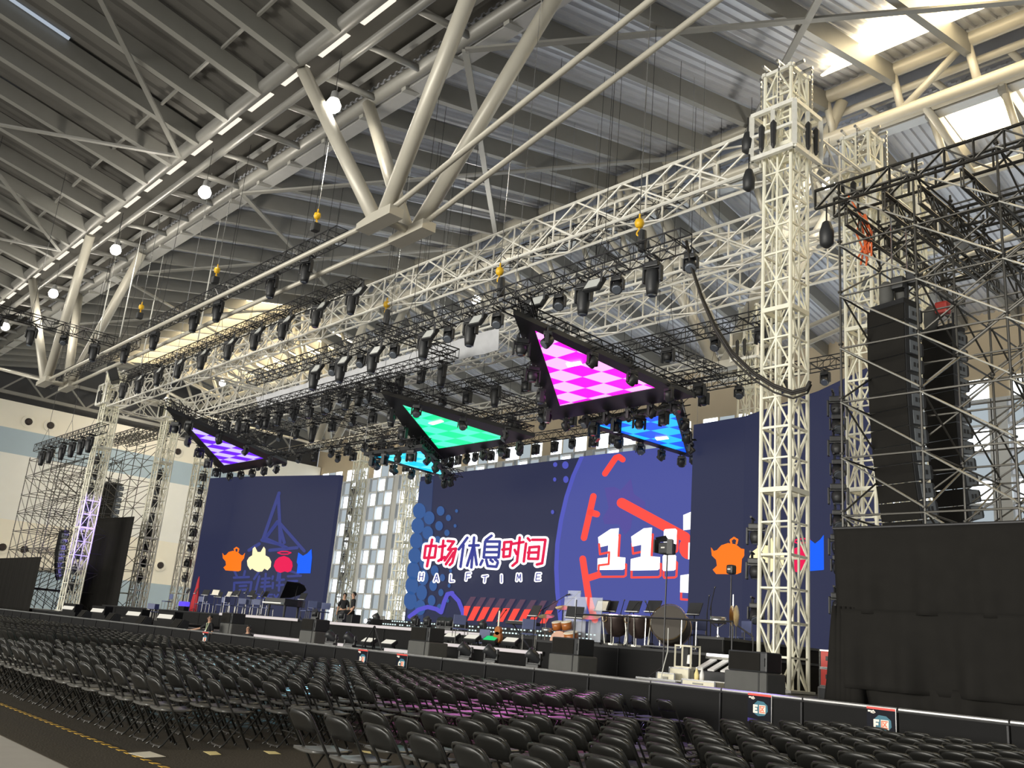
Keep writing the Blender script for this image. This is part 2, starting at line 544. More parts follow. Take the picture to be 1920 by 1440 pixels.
for k in range(3, 30):
    xa, xb = bay(k) - .5, bay(k + 1) + .5
    for yy in (Y1F + .5, Y1F + .95):
        skylight([V((xa, yy, Z1 + 1.0)), V((xb, yy, Z1 + 1.0)), V((xb, yy + .28, Z1 + 1.0)), V((xa, yy + .28, Z1 + 1.0))], 'thin pale light strip above the near roof truss', M['glass_strip'])
# glowing strips added for the bluish glints on the seating roof
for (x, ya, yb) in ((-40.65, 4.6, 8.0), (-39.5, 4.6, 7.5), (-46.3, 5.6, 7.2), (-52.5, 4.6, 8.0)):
    skylight([rp(x - .11, ya), rp(x + .11, ya), rp(x + .11, yb), rp(x - .11, yb)], 'narrow bluish glint strip over the seating', M['blue_glow'])


# roof trusses: twin tubes, V struts, lower nodes and tie rods
def roof_truss(label, yf, yr, zt, ya, yb, zn, nodes, half, tube, web, chord='roof_tube'):
    t = thing('roof_truss', label, 'roof truss', (-43.3, (yf + yr) / 2, zt))
    o = t.location
    x0, x1 = -98, 21
    ym = yf + 1.05
    for (y, z, r, m) in ((yf, zt, .30, chord), (ym, zt - .35, .17, chord), (yr, zt, .30, chord)):
        MB().tube((x0, y, z), (x1, y, z), r, 14).build('top_chord', M[m], t, o, True)
    MB().box(((x0 + x1) / 2, yr + .55, zt - .05), (x1 - x0, .62, .5)).build('duct', M['duct'], t, o)
    MB().box(((x0 + x1) / 2, yr - .75, zt + .5), (x1 - x0, .16, .22)).build('cable_tray', M['duct'], t, o)
    k = 0; x = 10.0
    while x > x0:
        MB().tube((x, ym + .1, zt - .35), (x, yr, zt - .1), .15, 8).build('cross_tube', M[chord], t, o, True)
        x -= 3.1
    for xn in nodes:
        for (yt, yn) in ((yf, ya), (yr, yb)):
            for s in (-1, 1):
                MB().tube((xn + s * half, yt + (.35 if yt == yf else -.1), zt - .25), (xn + s * .25, yn, zn), .27, 14).build('strut', M[tube], t, o, True)
            MB().prism([(xn - 1.0, yn - .28, zn - .02), (xn - .15, yn - .28, zn + .12), (xn + .15, yn - .28, zn + .12), (xn + 1.0, yn - .28, zn + .12),
                        (xn + 1.0, yn - .28, zn - .22), (xn - 1.0, yn - .28, zn - .26)], (0, .56, 0)).build('node_plate', M[tube], t, o)
        MB().tube((xn, ya, zn), (xn, yb, zn), .14, 8).build('node_tie', M[tube], t, o, True)
    xs = sorted(nodes)
    for yn in (ya, yb):
        for i in range(len(xs) - 1): MB().tube((xs[i], yn, zn - .03), (xs[i + 1], yn, zn - .03), .10, 8).build('tie_rod', M[tube], t, o, True)
        MB().tube((xs[-1], yn, zn - .03), (xs[-1] + 34, yn, zn + 34 * .224), .10, 8).build('tie_rod', M[tube], t, o, True)
        MB().tube((xs[0], yn, zn - .03), (xs[0] - 34, yn, zn + 34 * .224), .10, 8).build('tie_rod', M[tube], t, o, True)
    if web:
        zl = zt - 2.0
        for (y, z) in ((yf + .2, zl), (yr + 1.6, zl - 1.2)):
            MB().tube((x0, y, z), (x1, y, z), .25, 12).build('lower_chord', M['roof_tube'], t, o, True)
        for k in range(36):
            x = bay(k)
            MB().tube((x, yf, zt - .1), (x + .25, yf + .2, zl), .17, 8).build('web_tube', M['roof_tube'], t, o, True)
            if k % 2 == 0:
                MB().tube((x - .1, yf, zt - .1), (x - 3.0, yf + .2, zl), .16, 8).build('web_tube', M['roof_tube'], t, o, True)
            MB().tube((x, yr, zt - .1), (x + .25, yr + 1.6, zl - 1.2), .16, 8).build('web_tube', M['roof_tube'], t, o, True)
            if k % 2: MB().tube((x + 1.2, yf + .2, zl - .1), (x + 1.2, yr + 1.6, zl - 1.3), .16, 8).build('cross_tube', M['roof_tube'], t, o, True)
    return t


roof_truss('grey twin-tube roof truss over the chairs with V struts and tie rods', Y1F, Y1R, Z1, 15.1, 16.45, 15.0, (-24.9, -61.8), 5.9, 'roof_tube', False, 'roof_grey')
roof_truss('cream tube roof truss under the bright skylights behind the stage towers', Y2F, Y2R, Z2, 34.5, 35.9, 15.0, (-24.9, -61.8), 6.4, 'roof_tube', True)

# hanging high-bay lamps
LAMP = None
def lamp(p, ztop, label, energy, group):
    t = thing('high_bay_lamp', label, 'lamp', p, group)
    MB().lathe([(.05, .62), (.14, .55), (.16, .33), (.20, .26), (.20, .22)], n=14).build('housing', M['duct'], t, smooth=True)
    g = MB().lathe([(.08, .25), (.22, .18), (.30, 0), (.27, -.16), (.15, -.28), (.03, -.31)], n=16).build('globe', M['lamp'], t, smooth=True)
    MB().tube((0, 0, .6), (0, 0, ztop - p[2]), .012, 5).build('suspension_wire', M['black_steel'], t)
    d = bpy.data.lights.new('lamp_light', 'POINT'); d.energy = energy; d.color = (1.0, .93, .80); d.shadow_soft_size = .32
    l = bpy.data.objects.new('lamp_light', d); C.objects.link(l); l.parent = t; l.location = (0, 0, -.75)
    return t


for i, (px, py) in enumerate(((625, 197), (384, 360), (217, 468), (100, 550), (10, 612))):
    p = on_y(px, py, 14.75); lamp(p, Z1, 'glowing white globe lamp hung below the near roof truss, %s from the top right' % nth(i + 1), 560, 'lamps under the near roof truss')
for i, (px, py) in enumerate(((1555, 345), (893, 562), (417, 718), (313, 750))):
    p = on_y(px, py, 34.0); lamp(p, Z2 - .25, ('glowing lamp behind the near silver tower, under the skylights', 'glowing lamp hung above the middle of the stage front truss', 'small glowing lamp far off above the second silver truss', 'smallest glowing lamp, over the second left tower')[i], 450, 'lamps under the far roof truss')

# ------------------------------------------------------------------ lattice builders
def box_truss(name, label, P0, P1, w, h, bay, rc, rb, m, cat='truss', group=None, style='X', n=5, ends=True):
    """a four-chord truss from P0 to P1 (horizontal); P0 is the middle of the bottom face"""
    P0, P1 = V(P0), V(P1); d = P1 - P0; L = d.length; rz = math.atan2(d.y, d.x)
    t = thing(name, label, cat, P0, group, rz)
    for y in (-w / 2, w / 2):
        for z in (0, h):
            MB().tube((0, y, z), (L, y, z), rc, n + 1).build('chord', m, t)
    nb = max(1, round(L / bay)); b = L / nb
    for side in range(4):
        k = MB()
        def pt(x, u):
            return V((x, -w / 2 if side == 0 else w / 2, u * h)) if side < 2 else V((x, (u - .5) * w, 0 if side == 2 else h))
        for i in range(nb + 1):
            x = i * b
            if style == 'X' and side < 2:
                k.tube(pt(x, 0), pt(x, 1), rb, n, caps=False)
                if i < nb:
                    k.tube(pt(x, 0) if i == 0 else pt(x - b / 2, 0), pt(x + b / 2, 1), rb, n, caps=False)
                    if i: k.tube(pt(x - b / 2, 1), pt(x + b / 2, 0), rb, n, caps=False)
            elif style == 'L':
                k.tube(pt(x, 0), pt(x, 1), rb, n, caps=False)
                if i < nb and side < 2: k.tube(pt(x, i % 2), pt(x + b, 1 - i % 2), rb, n, caps=False)
            else:
                if i < nb: k.tube(pt(x, i % 2), pt(x + b, 1 - i % 2), rb, n, caps=False)
                if i % 2 == 0 or side < 2: k.tube(pt(x, 0), pt(x, 1), rb * .9, n, caps=False)
        k.build('bracing', m, t)
    return t


def tower(label, x, y, z0, z1, w, m, group=None, sleeve=True, face=1, rung=.8, n=6, zs=(15.0, 16.36), cat='tower', mid=True):
    t = thing('truss_tower', label, cat, (x, y, z0), group)
    h = z1 - z0; a = w / 2
    for sx in (-1, 1):
        for sy in (-1, 1):
            MB().tube((sx * a, sy * a, 0), (sx * a, sy * a, h), .052, n + 2).build('leg', m, t)
    nr = round(h / rung); r = h / nr
    for side in range(4):
        k = MB()
        def pt(u, z):
            s = (u - .5) * w
            return V(((s, -a, z), (s, a, z), (-a, s, z), (a, s, z))[side])
        for i in range(nr + 1):
            z = i * r
            k.beam(pt(0, z), pt(1, z), .045, .045 if i % 2 else .06)
            if i < nr:
                if i % 2 == 0: k.tube(pt(0, z), pt(.5, z + r), .026, n, caps=False); k.tube(pt(1, z), pt(.5, z + r), .026, n, caps=False)
                else: k.tube(pt(.5, z), pt(0, z + r), .026, n, caps=False); k.tube(pt(.5, z), pt(1, z + r), .026, n, caps=False)
        if mid: k.tube(pt(.5, 0), pt(.5, h), .034, n, caps=False)
        k.build('bracing', m, t)
    # bolted joint collars every sixth rung
    for i in range(0, nr, 6):
        k = MB()
        for sx in (-1, 1):
            k.beam((sx * a, -a, i * r), (sx * a, a, i * r), .11, .12); k.beam((-a, sx * a, i * r), (a, sx * a, i * r), .11, .12)
        k.build('joint_collar', m, t)
    MB().box((0, 0, .04), (w + .25, w + .25, .06)).build('base_plate', M['sleeve'], t)
    if sleeve:
        s0, s1 = zs[0] - z0, zs[1] - z0; b = a + .26
        k = MB()
        for z in (s0, s1):
            for sg in (-1, 1):
                k.beam((-b, sg * b, z), (b, sg * b, z), .12, .12); k.beam((sg * b, -b, z), (sg * b, b, z), .12, .12)
        for sx in (-1, 1):
            for sy in (-1, 1): k.beam((sx * b, sy * b, s0), (sx * b, sy * b, s1), .12, .12)
            k.beam((0, sx * b, s0), (0, sx * b, s1), .1, .1); k.beam((sx * b, 0, s0), (sx * b, 0, s1), .1, .1)
            k.beam((-b, sx * b, (s0 + s1) / 2), (b, sx * b, (s0 + s1) / 2), .08, .08); k.beam((sx * b, -b, (s0 + s1) / 2), (sx * b, b, (s0 + s1) / 2), .08, .08)
        k.build('sleeve_block', M['sleeve'], t)
        for (px, py) in ((-b * .45, -b - .06), (b * .1, -b - .06), (b + .06, -b * .1), (b + .06, b * .5)):
            MB().lathe([(.03, 0), (.07, .1), (.09, .75), (.02, .85)], c=(px, py, s0 + .1), n=8).build('strap', M['black_plastic'], t)
        for sx in (-1, 1):
            for off in (-.22, .22):
                k = MB().tube((sx * (a + .25) if False else off - .08 * sx, -a - .3, h + .12), (off - .08 * sx, a + .3, h + .12), .05, 8) if sx > 0 else MB().tube((-a - .3, off, h + .12), (a + .3, off, h + .12), .05, 8)
                k.build('top_roller', M['chrome'], t)
        for cx, cy in ((-a - .28, -.2), (a + .28, .2), (.2, -a - .28), (-.1, a + .28)):
            k = MB(); z = h + .1; i = 0
            while z > s1:
                if i % 2: k.box((cx, cy, z - .045), (.05, .016, .09))
                else: k.box((cx, cy, z - .045), (.016, .05, .09))
                z -= .08; i += 1
            k.build('hoist_chain', M['chrome'], t)
        k = MB()
        for sg in (-1, 1): k.beam((-a - .1, sg * a, h), (a + .1, sg * a, h), .1, .1); k.beam((sg * a, -a - .1, h), (sg * a, a + .1, h), .1, .1)
        k.build('top_frame', M['sleeve'], t)
    return t


DECK = 1.0
XR, XLT = -12.62, -65.1
TZ0, TZ1 = 14.82, 16.08
YT = (20.27, 24.62, 27.5)
tower('tall silver lattice tower nearest the camera, with a white sleeve near its top', XR, YT[0], DECK, 17.7, .82, M['tower'])
tower('second silver tower, just behind the right-hand scaffold', XR, YT[1], 1.75, 17.7, .82, M['tower'])
tower('third silver tower, hidden behind the scaffold, only its top clear', XR, YT[2], 1.75, 17.7, .82, M['tower'])
tower('leftmost silver lattice tower, lit violet in the middle', XLT, YT[0], 1.21, 17.4, .95, M['tower'], rung=.9)
tower('silver lattice tower right of the tall black curtain', XLT, YT[1], 1.21, 16.3, .95, M['tower'], rung=.9)
tower('silver lattice tower beside the left edge of the left screen', XLT, YT[2], 1.21, 14.2, .95, M['tower'], rung=.9, sleeve=False)
tower('rear silver tower rising behind the right screen', -23.4, 34.9, 1.85, 17.6, .9, M['tower'], rung=1.0)
tower('rear silver tower in front of the bright windows left of the main screen', -52.6, 37.3, 1.85, 15.5, .9, M['tower'], rung=1.0, sleeve=False)
tower('rear silver tower right beside the left screen edge', -57.6, 36.2, 1.85, 15.5, .8, M['tower'], rung=1.0, sleeve=False)

box_truss('stage_truss', 'long silver box truss across the stage front', (XLT + .6, YT[0], TZ0), (XR - .55, YT[0], TZ0), .8, TZ1 - TZ0, 2.03, .055, .034, M['silver'])
box_truss('stage_truss', 'second silver box truss, right behind the front one', (XLT + .6, YT[1], TZ0), (XR - .55, YT[1], TZ0), .8, TZ1 - TZ0, 2.03, .055, .034, M['silver'])
box_truss('stage_truss', 'third silver box truss, behind the grey gauze strip', (XLT + .6, YT[2], TZ0), (XR - .55, YT[2], TZ0), .8, TZ1 - TZ0, 2.03, .055, .034, M['silver'])
box_truss('stage_truss', 'rear silver box truss high above the main screen', (-57, 34.9, 14.3), (-23.9, 34.9, 14.3), .8, 1.2, 2.03, .055, .034, M['silver'])
box_truss('stage_truss', 'silver side truss from the nearest tower back to the second', (XR, YT[0] + .6, TZ0), (XR, YT[1] - .6, TZ0), .8, TZ1 - TZ0, 1.6, .055, .034, M['silver'])
box_truss('stage_truss', 'silver side truss between the second and third right towers', (XR, YT[1] + .6, TZ0), (XR, YT[2] - .6, TZ0), .8, TZ1 - TZ0, 1.6, .055, .034, M['silver'])
box_truss('stage_truss', 'silver side truss between the two leftmost towers', (XLT, YT[0] + .6, TZ0), (XLT, YT[1] - .6, TZ0), .8, TZ1 - TZ0, 1.7, .055, .034, M['silver'])
box_truss('stage_truss', 'short silver side truss behind the second left tower', (XLT, YT[1] + .6, TZ0 - 1), (XLT, YT[2] - .6, TZ0 - 1), .8, TZ1 - TZ0, 1.7, .055, .034, M['silver'])
box_truss('stage_truss', 'silver cross truss running back above the magenta triangle', (-27.5, YT[0] + .5, TZ0), (-27.5, YT[1] - .5, TZ0), .7, 1.0, 1.5, .05, .03, M['silver'])
box_truss('stage_truss', 'silver cross truss running back above the purple triangle', (-50, YT[0] + .5, TZ0), (-50, YT[1] - .5, TZ0), .7, 1.0, 1.5, .05, .03, M['silver'])

# grey gauze strip tied along the second truss
ga = [on_y(480, 745, 24.1), on_y(935, 615, 24.1), on_y(935, 656, 24.1), on_y(486, 768, 24.1)]
gb = MB(); N = 44
for i in range(N + 1):
    f = i / N; w = .035 * math.sin(i * 1.9) + .02 * math.sin(i * .7)
    gb.v += [ga[0].lerp(ga[1], f) + V((0, w, 0)), ga[3].lerp(ga[2], f) + V((0, -w, 0))]
for i in range(N): gb.f.append((2 * i, 2 * i + 1, 2 * i + 3, 2 * i + 2))
gz = gb.build('gauze_strip', M['gauze'], None, ga[3])
so = gz.modifiers.new('thickness', 'SOLIDIFY'); so.thickness = .02
tag(gz, 'long crumpled grey gauze strip tied below the second silver truss', 'banner')

# ------------------------------------------------------------------ light fixtures (prototypes hang down from their own origin)
FX = M['fixture']
def proto_head(name, L, R, cat):
    t = thing(name, '', cat)
    b = MB().rbox((0, 0, -.13), (.42, .30, .16), .03)
    for s in (-1, 1): b.beam((s * .12, 0, -.05), (s * .12, 0, .12), .05, .05); b.tube((s * .12, -.27, .1), (s * .12, .27, .1), .03, 8)
    b.build('base', FX, t)
    y = MB()
    for s in (-1, 1): y.rbox((s * (R + .06), 0, -.21 - R * .9), (.06, .17, R * 1.9 + .1), .02)
    y.box((0, 0, -.22), (R * 2 + .16, .15, .05)); y.build('yoke', FX, t)
    h = MB().lathe([(R * .55, 0), (R * .92, -.05), (R, -.16), (R, -L * .55), (R * .86, -L * .8), (R * .74, -L)], c=(0, 0, -.24), n=12)
    hd = h.build('head', FX, t, smooth=True)
    MB().lathe([(R * .66, 0), (R * .5, -.03)], c=(0, 0, -.24 - L), n=12).build('lens', M['lens'], hd)
    return t


HEAD = freeze(proto_head('moving_head', .78, .2, 'stage light'))
WASH = freeze(proto_head('wash_light', .34, .19, 'stage light'))


def proto_tilt(name):
    t = thing(name, '', 'stage light')
    b = MB().rbox((0, 0, -.11), (.32, .26, .14), .03)
    for s in (-1, 1): b.tube((s * .09, 0, -.05), (s * .09, 0, .1), .035, 6); b.tube((s * .09, -.25, .1), (s * .09, .25, .1), .025, 6)
    b.build('base', FX, t)
    y = MB()
    for s in (-1, 1): y.rbox((s * .2, 0, -.30), (.05, .12, .34), .02)
    y.build('yoke', FX, t)
    ax = V((.25, -.6, -.75)).normalized(); c = V((0, 0, -.36))
    hd = MB().lathe([(.07, -.22), (.13, -.18), (.165, -.05), (.175, .12), (.16, .17)], c=c, axis=ax, n=12).build('head', FX, t, smooth=True)
    MB().lathe([(.15, .172), (.12, .19)], c=c, axis=ax, n=12).build('lens', M['lens'], hd)
    return t


SPOT = freeze(proto_tilt('spotlight'))


def proto_blind():
    t = thing('panel_light', '', 'stage light')
    rot = Matrix.Rotation(math.radians(-28), 3, 'X') @ Matrix.Rotation(math.radians(12), 3, 'Z')
    k = MB()
    for s in (-1, 1): k.beam((s * .36, 0, .02), (s * .36, 0, -.34), .03, .06)
    k.beam((-.36, 0, .02), (.36, 0, .02), .06, .04); k.tube((0, 0, 0), (0, 0, .14), .04, 6); k.build('yoke', FX, t)
    f = MB().rbox((0, 0, -.32), (.68, .14, .46), .03, rot); f.build('housing', FX, t)
    MB().box(V((0, 0, -.32)) + rot @ V((0, -.075, 0)), (.56, .012, .34), rot).build('diffuser', M['blinder'], t)
    return t


PANEL = freeze(proto_blind())
PROTO_USED = set()


def place(proto, loc, rz, label, group):
    if proto.name not in PROTO_USED:
        PROTO_USED.add(proto.name); proto.location = loc; proto.rotation_euler = (0, 0, rz); proto['label'] = label
        if group: proto['group'] = group
        return proto
    return dup(proto, loc, (0, 0, rz), label, group)


KINDNAME = {'moving_head': 'long black moving head', 'wash_light': 'short black wash head', 'spotlight': 'tilted black spotlight', 'panel_light': 'square-faced panel light'}


def string(P0, P1, seq, where, count, group, start=0.02, jit=0.0):
    """hang a row of fixtures under a truss from P0 (right end) to P1 (left end)"""
    P0, P1 = V(P0), V(P1); n = {}
    for i in range(count):
        f = start + (1 - 2 * start) * i / max(1, count - 1)
        p = P0.lerp(P1, f) + V((random.uniform(-jit, jit), 0, 0))
        pr = seq[i % len(seq)]
        nm = pr.name.split('.')[0]; n[nm] = n.get(nm, 0) + 1
        place(pr, p, random.uniform(-.25, .25), '%s, %s from right %s' % (KINDNAME[nm], nth(n[nm]), where), group)


def black_truss(label, P0, P1, w=.46, h=.46, style='L', bay=.55):
    t = box_truss('lighting_truss', label, P0, P1, w, h, bay, .026, .016, M['black_steel'], 'truss', None, style, 4)
    L = (V(P1) - V(P0)).length; k = MB()
    for f in (.12, .5, .88):
        p = V(P0).lerp(V(P1), f); zt = roof_z(p.y) + .13 if p.y > Y1R or p.y < Y1F else Z1
        for s in (-w / 2, w / 2): k.tube((L * f, s, h), (L * f, 0, h + 1.0), .01, 4)
        k.tube((L * f, 0, h + 1.0), (L * f, 0, zt - p.z), .012, 4)
    k.build('hanging_chain', M['black_steel'], t)
    return t


# front lighting truss over the pit, between the tie rods
a0 = on_y(641, 432, 15.8); a1 = on_y(262, 638, 15.8); zA = (a0.z + a1.z) / 2 - .1
black_truss('high black lighting truss with big moving heads, hung between the tie rods', (a0.x, 15.8, zA), (a1.x, 15.8, zA), .5, .5)
for i, px in enumerate((580, 515, 413, 368, 292, 236)):
    py = 432 + (641 - px) * .545
    p = on_y(px, py, 15.8); place(HEAD, (p.x, 15.8, zA - .1), .3, 'large black moving head, %s from the right on the high black truss' % nth(i + 1), 'large heads on the high black truss')
# left-hand part of the same frame
b0 = on_y(232, 618, 15.8); b1 = on_y(60, 560, 11.0)
black_truss('black lighting truss crossing the far left, running toward the seats', (b0.x - .3, 15.6, zA), (b0.x - .3, 6.8, zA), .5, .5)
for i, (y, pr) in enumerate(((14.6, HEAD), (13.0, SPOT), (11.4, HEAD), (9.8, SPOT), (8.3, HEAD))):
    place(pr, (b0.x - .3, y, zA - .1), .8, '%s, %s back along the far-left black truss' % (KINDNAME[pr.name.split('.')[0]], nth(i + 1)), None)
black_truss('black truss end at the left picture edge, above the chairs', (b0.x - .6, 7.0, zA), (b0.x - 10, 7.0, zA), .5, .5)
e0 = on_y(255, 640, 16.3); e1 = on_y(88, 722, 16.3)
black_truss('lower left black truss ending at the left roof node', (e0.x, 16.3, e0.z - .3), (e1.x, 16.3, e0.z - .3), .5, .5)

# second black truss just in front of the silver front truss
c0 = on_y(668, 535, 18.4); cl = on_y(235, 705, 18.4); zB = c0.z - .1
black_truss('black lighting truss in front of the silver truss, upper left half', (c0.x, 18.4, zB), (cl.x, 18.4, zB), .46, .46)
for i, px in enumerate((655, 592, 533, 484, 438, 392, 352, 317, 285, 258)):
    p = on_y(px, 600, 18.4)
    x = p.x
    place(HEAD, (x, 18.4, zB - .1), .4, 'black moving head, %s from the right on the upper left black truss' % nth(i + 1), 'heads on the upper left black truss')
    if i < 9:
        place(PANEL, (x + .9, 18.17, zB - .1), -.3, 'square-faced panel light, %s from the right on the upper left black truss' % nth(i + 1), 'panel lights on the upper left black truss')

# long black truss in front of the stage, below the silver truss
d0 = on_y(1286, 458, 18.4); dl = on_y(470, 722, 18.4); zC = 12.25
black_truss('long black lighting truss hung low in front of the magenta triangle', (d0.x, 18.4, zC), (dl.x, 18.4, zC), .5, .5)
for i, px in enumerate((1225, 1096, 994, 884, 797, 700, 640, 590)):
    p = on_y(px, 600, 18.4)
    p = on_z(px, 470 + (1286 - px) * .33, zC); x = p.x * 18.4 / p.y
    place(HEAD, (x, 18.4, zC - .1), .2, 'large black moving head, %s from the right on the long low black truss' % nth(i + 1), 'large heads on the long low black truss')
    if i: place(PANEL, (x + .65, 18.15, zC - .1), -.25, 'square-faced panel light, %s from the right on the long low black truss' % nth(i), 'panel lights on the long low black truss')
    place(SPOT, (x + 1.15, 18.6, zC - .1), .2, 'tilted black spotlight, %s from the right on the long low black truss' % nth(i + 1), 'spotlights on the long low black truss')

# lighting trusses above the stage
ROWS = [
    (23.0, 13.1, -30.6, -54, 'on the black truss below the grey gauze', (HEAD, WASH, HEAD, SPOT), 15, 'black lighting truss below the grey gauze strip'),
    (22.2, 12.3, -33.5, -48, 'on the short black truss above the green triangle', (WASH, SPOT), 9, 'short black lighting truss above the green triangle'),
    (26.2, 13.0, -16.5, -56, 'on the black truss over the stage middle', (WASH, SPOT, WASH, HEAD), 20, 'black lighting truss over the middle of the stage'),
    (29.0, 12.4, -21, -60, 'on the black truss behind the triangles', (WASH, SPOT), 21, 'black lighting truss just behind the triangle screens'),
    (31.6, 12.9, -17, -54, 'on the black truss before the main screen', (SPOT, WASH), 19, 'black lighting truss just before the main screen'),
    (33.6, 12.3, -27.5, -50, 'on the black truss above the main screen', (WASH, SPOT, WASH), 17, 'rearmost black lighting truss above the main screen'),
]
for (y, z, xa, xb, wh, seq, cnt, lab) in ROWS:
    black_truss(lab, (xa, y, z), (xb, y, z), .44, .44)
    string((xa, y, z - .1), (xb, y, z - .1), seq, wh, cnt, 'lights ' + wh, .02, .15)
# cross members of the black grid
for i, (x, ya, yb, z) in enumerate(((-30, 18.8, 22.8, 13.0), (-41, 23.2, 28.8, 13.2), (-22.5, 26.4, 31.4, 13.2), (-47.5, 23.2, 31.4, 13.3), (-33.5, 26.4, 33.4, 13.1))):
    black_truss('black cross truss running back over the stage, ' + ('right above the long low truss end', 'behind the short truss', 'over the blue triangle', 'over the purple triangle side', 'over the green triangle side')[i], (x, ya, z), (x, yb, z), .4, .4)
# thin black diagonal trusses seen through the front truss
black_truss('thin black truss high behind the front truss, above the long low truss', (-17.5, 22.0, 15.9), (-30.5, 22.0, 15.9), .6, .6, 'Z', .7)
black_truss('thin black truss high above the front silver truss near its right end', (-22.9, 24.6, 16.5), (-24.2, 24.6, 16.5), .7, .9, 'L', .6)

# chain hoists
HZ = None
def hoist(px, py, Y, label, top, fall):
    p = on_y(px, py, Y)
    t = thing('chain_hoist', label, 'chain hoist', p, 'yellow chain hoists')
    MB().lathe([(.04, .14), (.12, .11), (.145, 0), (.11, -.11), (.04, -.14)], n=12).build('motor', M['yellow'], t, smooth=True)
    k = MB().tube((0, 0, .15), (0, 0, .3), .03, 6).path(arc((0, 0, -.3), .08, math.pi / 2, 2.2 * math.pi, 10), .025, 6).tube((0, 0, -.15), (0, 0, -.22), .03, 6)
    k.build('hook', M['yellow'], t)
    MB().tube((0, 0, .28), (0, 0, top - p.z), .016, 5).build('chain', M['chrome'], t)
    if fall:
        MB().lathe([(.11, 0), (.14, -.3), (.12, -.62), (.05, -.66)], c=(.14, 0, -.28), n=10).build('chain_bag', M['black_plastic'], t)
        MB().tube((0, 0, -.36), (0, 0, -fall), .012, 5).build('lower_chain', M['rope'], t)
    else:
        MB().rbox((0, 0, -.5), (.3, .3, .34), .04).build('motor_body', M['black_plastic'], t)


hoist(595, 405, 15.8, 'yellow chain hoist near the right end of the high black truss', 23.2, 0)
hoist(407, 507, 15.8, 'yellow chain hoist in the middle of the high black truss', 23.2, 0)
hoist(265, 576, 15.8, 'yellow chain hoist at the left end of the high black truss', 23.2, 0)
hoist(1199, 419, 18.4, 'yellow chain hoist over the right end of the long low truss', 23.7, .95)
hoist(937, 509, 18.4, 'yellow chain hoist over the middle of the long low truss', 23.7, .95)
hoist(725, 571, 19.87, 'yellow chain hoist under the front silver truss, left of the lamp', 14.9, .9)
# plain hanging wires and white tubes from the roof to the left trusses
for i, (px, py, Y, up) in enumerate(((408, 440, 18.4, 15.7), (296, 530, 18.4, 15.7), (240, 560, 16.0, 16.3), (200, 560, 16.0, 16.3))):
    p = on_y(px, py, Y)
    t = MB().tube((p.x, Y, up), (p.x, Y, up + 4.2), .035, 6).tube((p.x, Y, up + 4.2), (p.x, Y, 23.9), .012, 5)
    tag(t.build('hanger_tube', M['rope'], None, (p.x, Y, up)), 'pale hanger tube above the left black trusses, %s from the right' % nth(i + 1), 'hanger tube')

# video projector box / black speaker cluster at the left end of the front truss
t = thing('hung_speaker_panel', 'tilted black speaker cluster hung at the left end of the silver truss', 'speaker', on_y(213, 700, 18.9))
rot = Matrix.Rotation(math.radians(25), 3, 'X') @ Matrix.Rotation(math.radians(-20), 3, 'Z')
MB().rbox((0, 0, 0), (3.2, .5, 1.2), .05, rot).build('cabinet', M['black_plastic'], t)
for k in range(4): MB().rbox(rot @ V((-1.2 + .8 * k, -.27, 0)), (.72, .06, 1.05), .02, rot).build('grille', M['fixture'], t)
for s in (-1, 1): MB().beam((s * 1.3, 0, .4), (s * 1.3, 0, 1.5), .05, .05).build('bracket', M['black_steel'], t)

# black cable swag from the long low truss across to the nearest tower
p0 = on_y(1287, 452, 18.5); pts = []
for px, py in ((1287, 452), (1297, 500), (1315, 555), (1340, 610), (1372, 660), (1412, 698), (1450, 722), (1485, 735), (1512, 728), (1519, 715)):
    pts.append(on_y(px, py, 18.5 + (px - 1287) / 232 * 1.2))
sm = []
for i in range(len(pts) - 1):
    for k in range(4): sm.append(pts[i].lerp(pts[i + 1], k / 4))
sm.append(pts[-1])
cb = thing('cable_loom', 'thick black cable loom sagging from the long low truss to the nearest tower', 'cable', pts[0])
MB().path([q for q in sm], .045, 6).build('cable', M['hose'], cb, pts[0], True)
MB().path([q + V((.03, -.05, -.07)) for q in sm], .03, 6).build('cable', M['hose'], cb, pts[0], True)
MB().path([q + V((0, .05, -.05 - .14 * math.sin(i / len(sm) * 3.1))) for i, q in enumerate(sm)], .025, 6).build('cable', M['hose'], cb, pts[0], True)

# black drapery pouches hanging beside tower tops
for i, (px, py, Y) in enumerate(((1404, 338, 19.5), (1550, 440, 18.2), (1402, 268, 19.6))):
    p = on_y(px, py, Y)
    t = thing('chain_bag', 'black chain bag ' + ('hung under the sleeve of the nearest tower', 'hung at the top left corner of the right scaffold', 'hung beside the sleeve of the nearest tower')[i], 'bag', p)
    MB().lathe([(.04, .35), (.10, .3), (.17, .05), (.16, -.25), (.06, -.33)], n=12).build('bag', M['black_plastic'], t, smooth=True)
    MB().tube((0, 0, .33), (0, 0, .8), .02, 5).build('sling', M['black_steel'], t)

# vertical strings of heads on the tower sides
def tower_string(pxs, Y, X, where, sg):
    P_ = [on_y(px, py, Y) for px, py in pxs]; xm = sum(p.x for p in P_) / len(P_)
    z1 = max(p.z for p in P_) + .6; z0 = .99 if xm > -13.2 else 1.84 if Y > 22.5 else 2.12 if xm > -14 and Y < 24 else 1.74 if xm > -19 else 1.2
    tag(MB().tube((xm, Y + .14, z0), (xm, Y + .14, z1), .03, 6).build('light_pole', M['black_steel'], None, (xm, Y + .14, z0)), 'thin black pole with stage lights beside ' + where, 'pole')
    for i, (px, py) in enumerate(pxs):
        p = on_y(px, py, Y); p.x = xm
        place(SPOT if i % 2 else WASH, p + V((0, 0, .3)), .4, 'black stage light clamped to %s, %s from the top' % (where, nth(i + 1)), 'lights on ' + where)


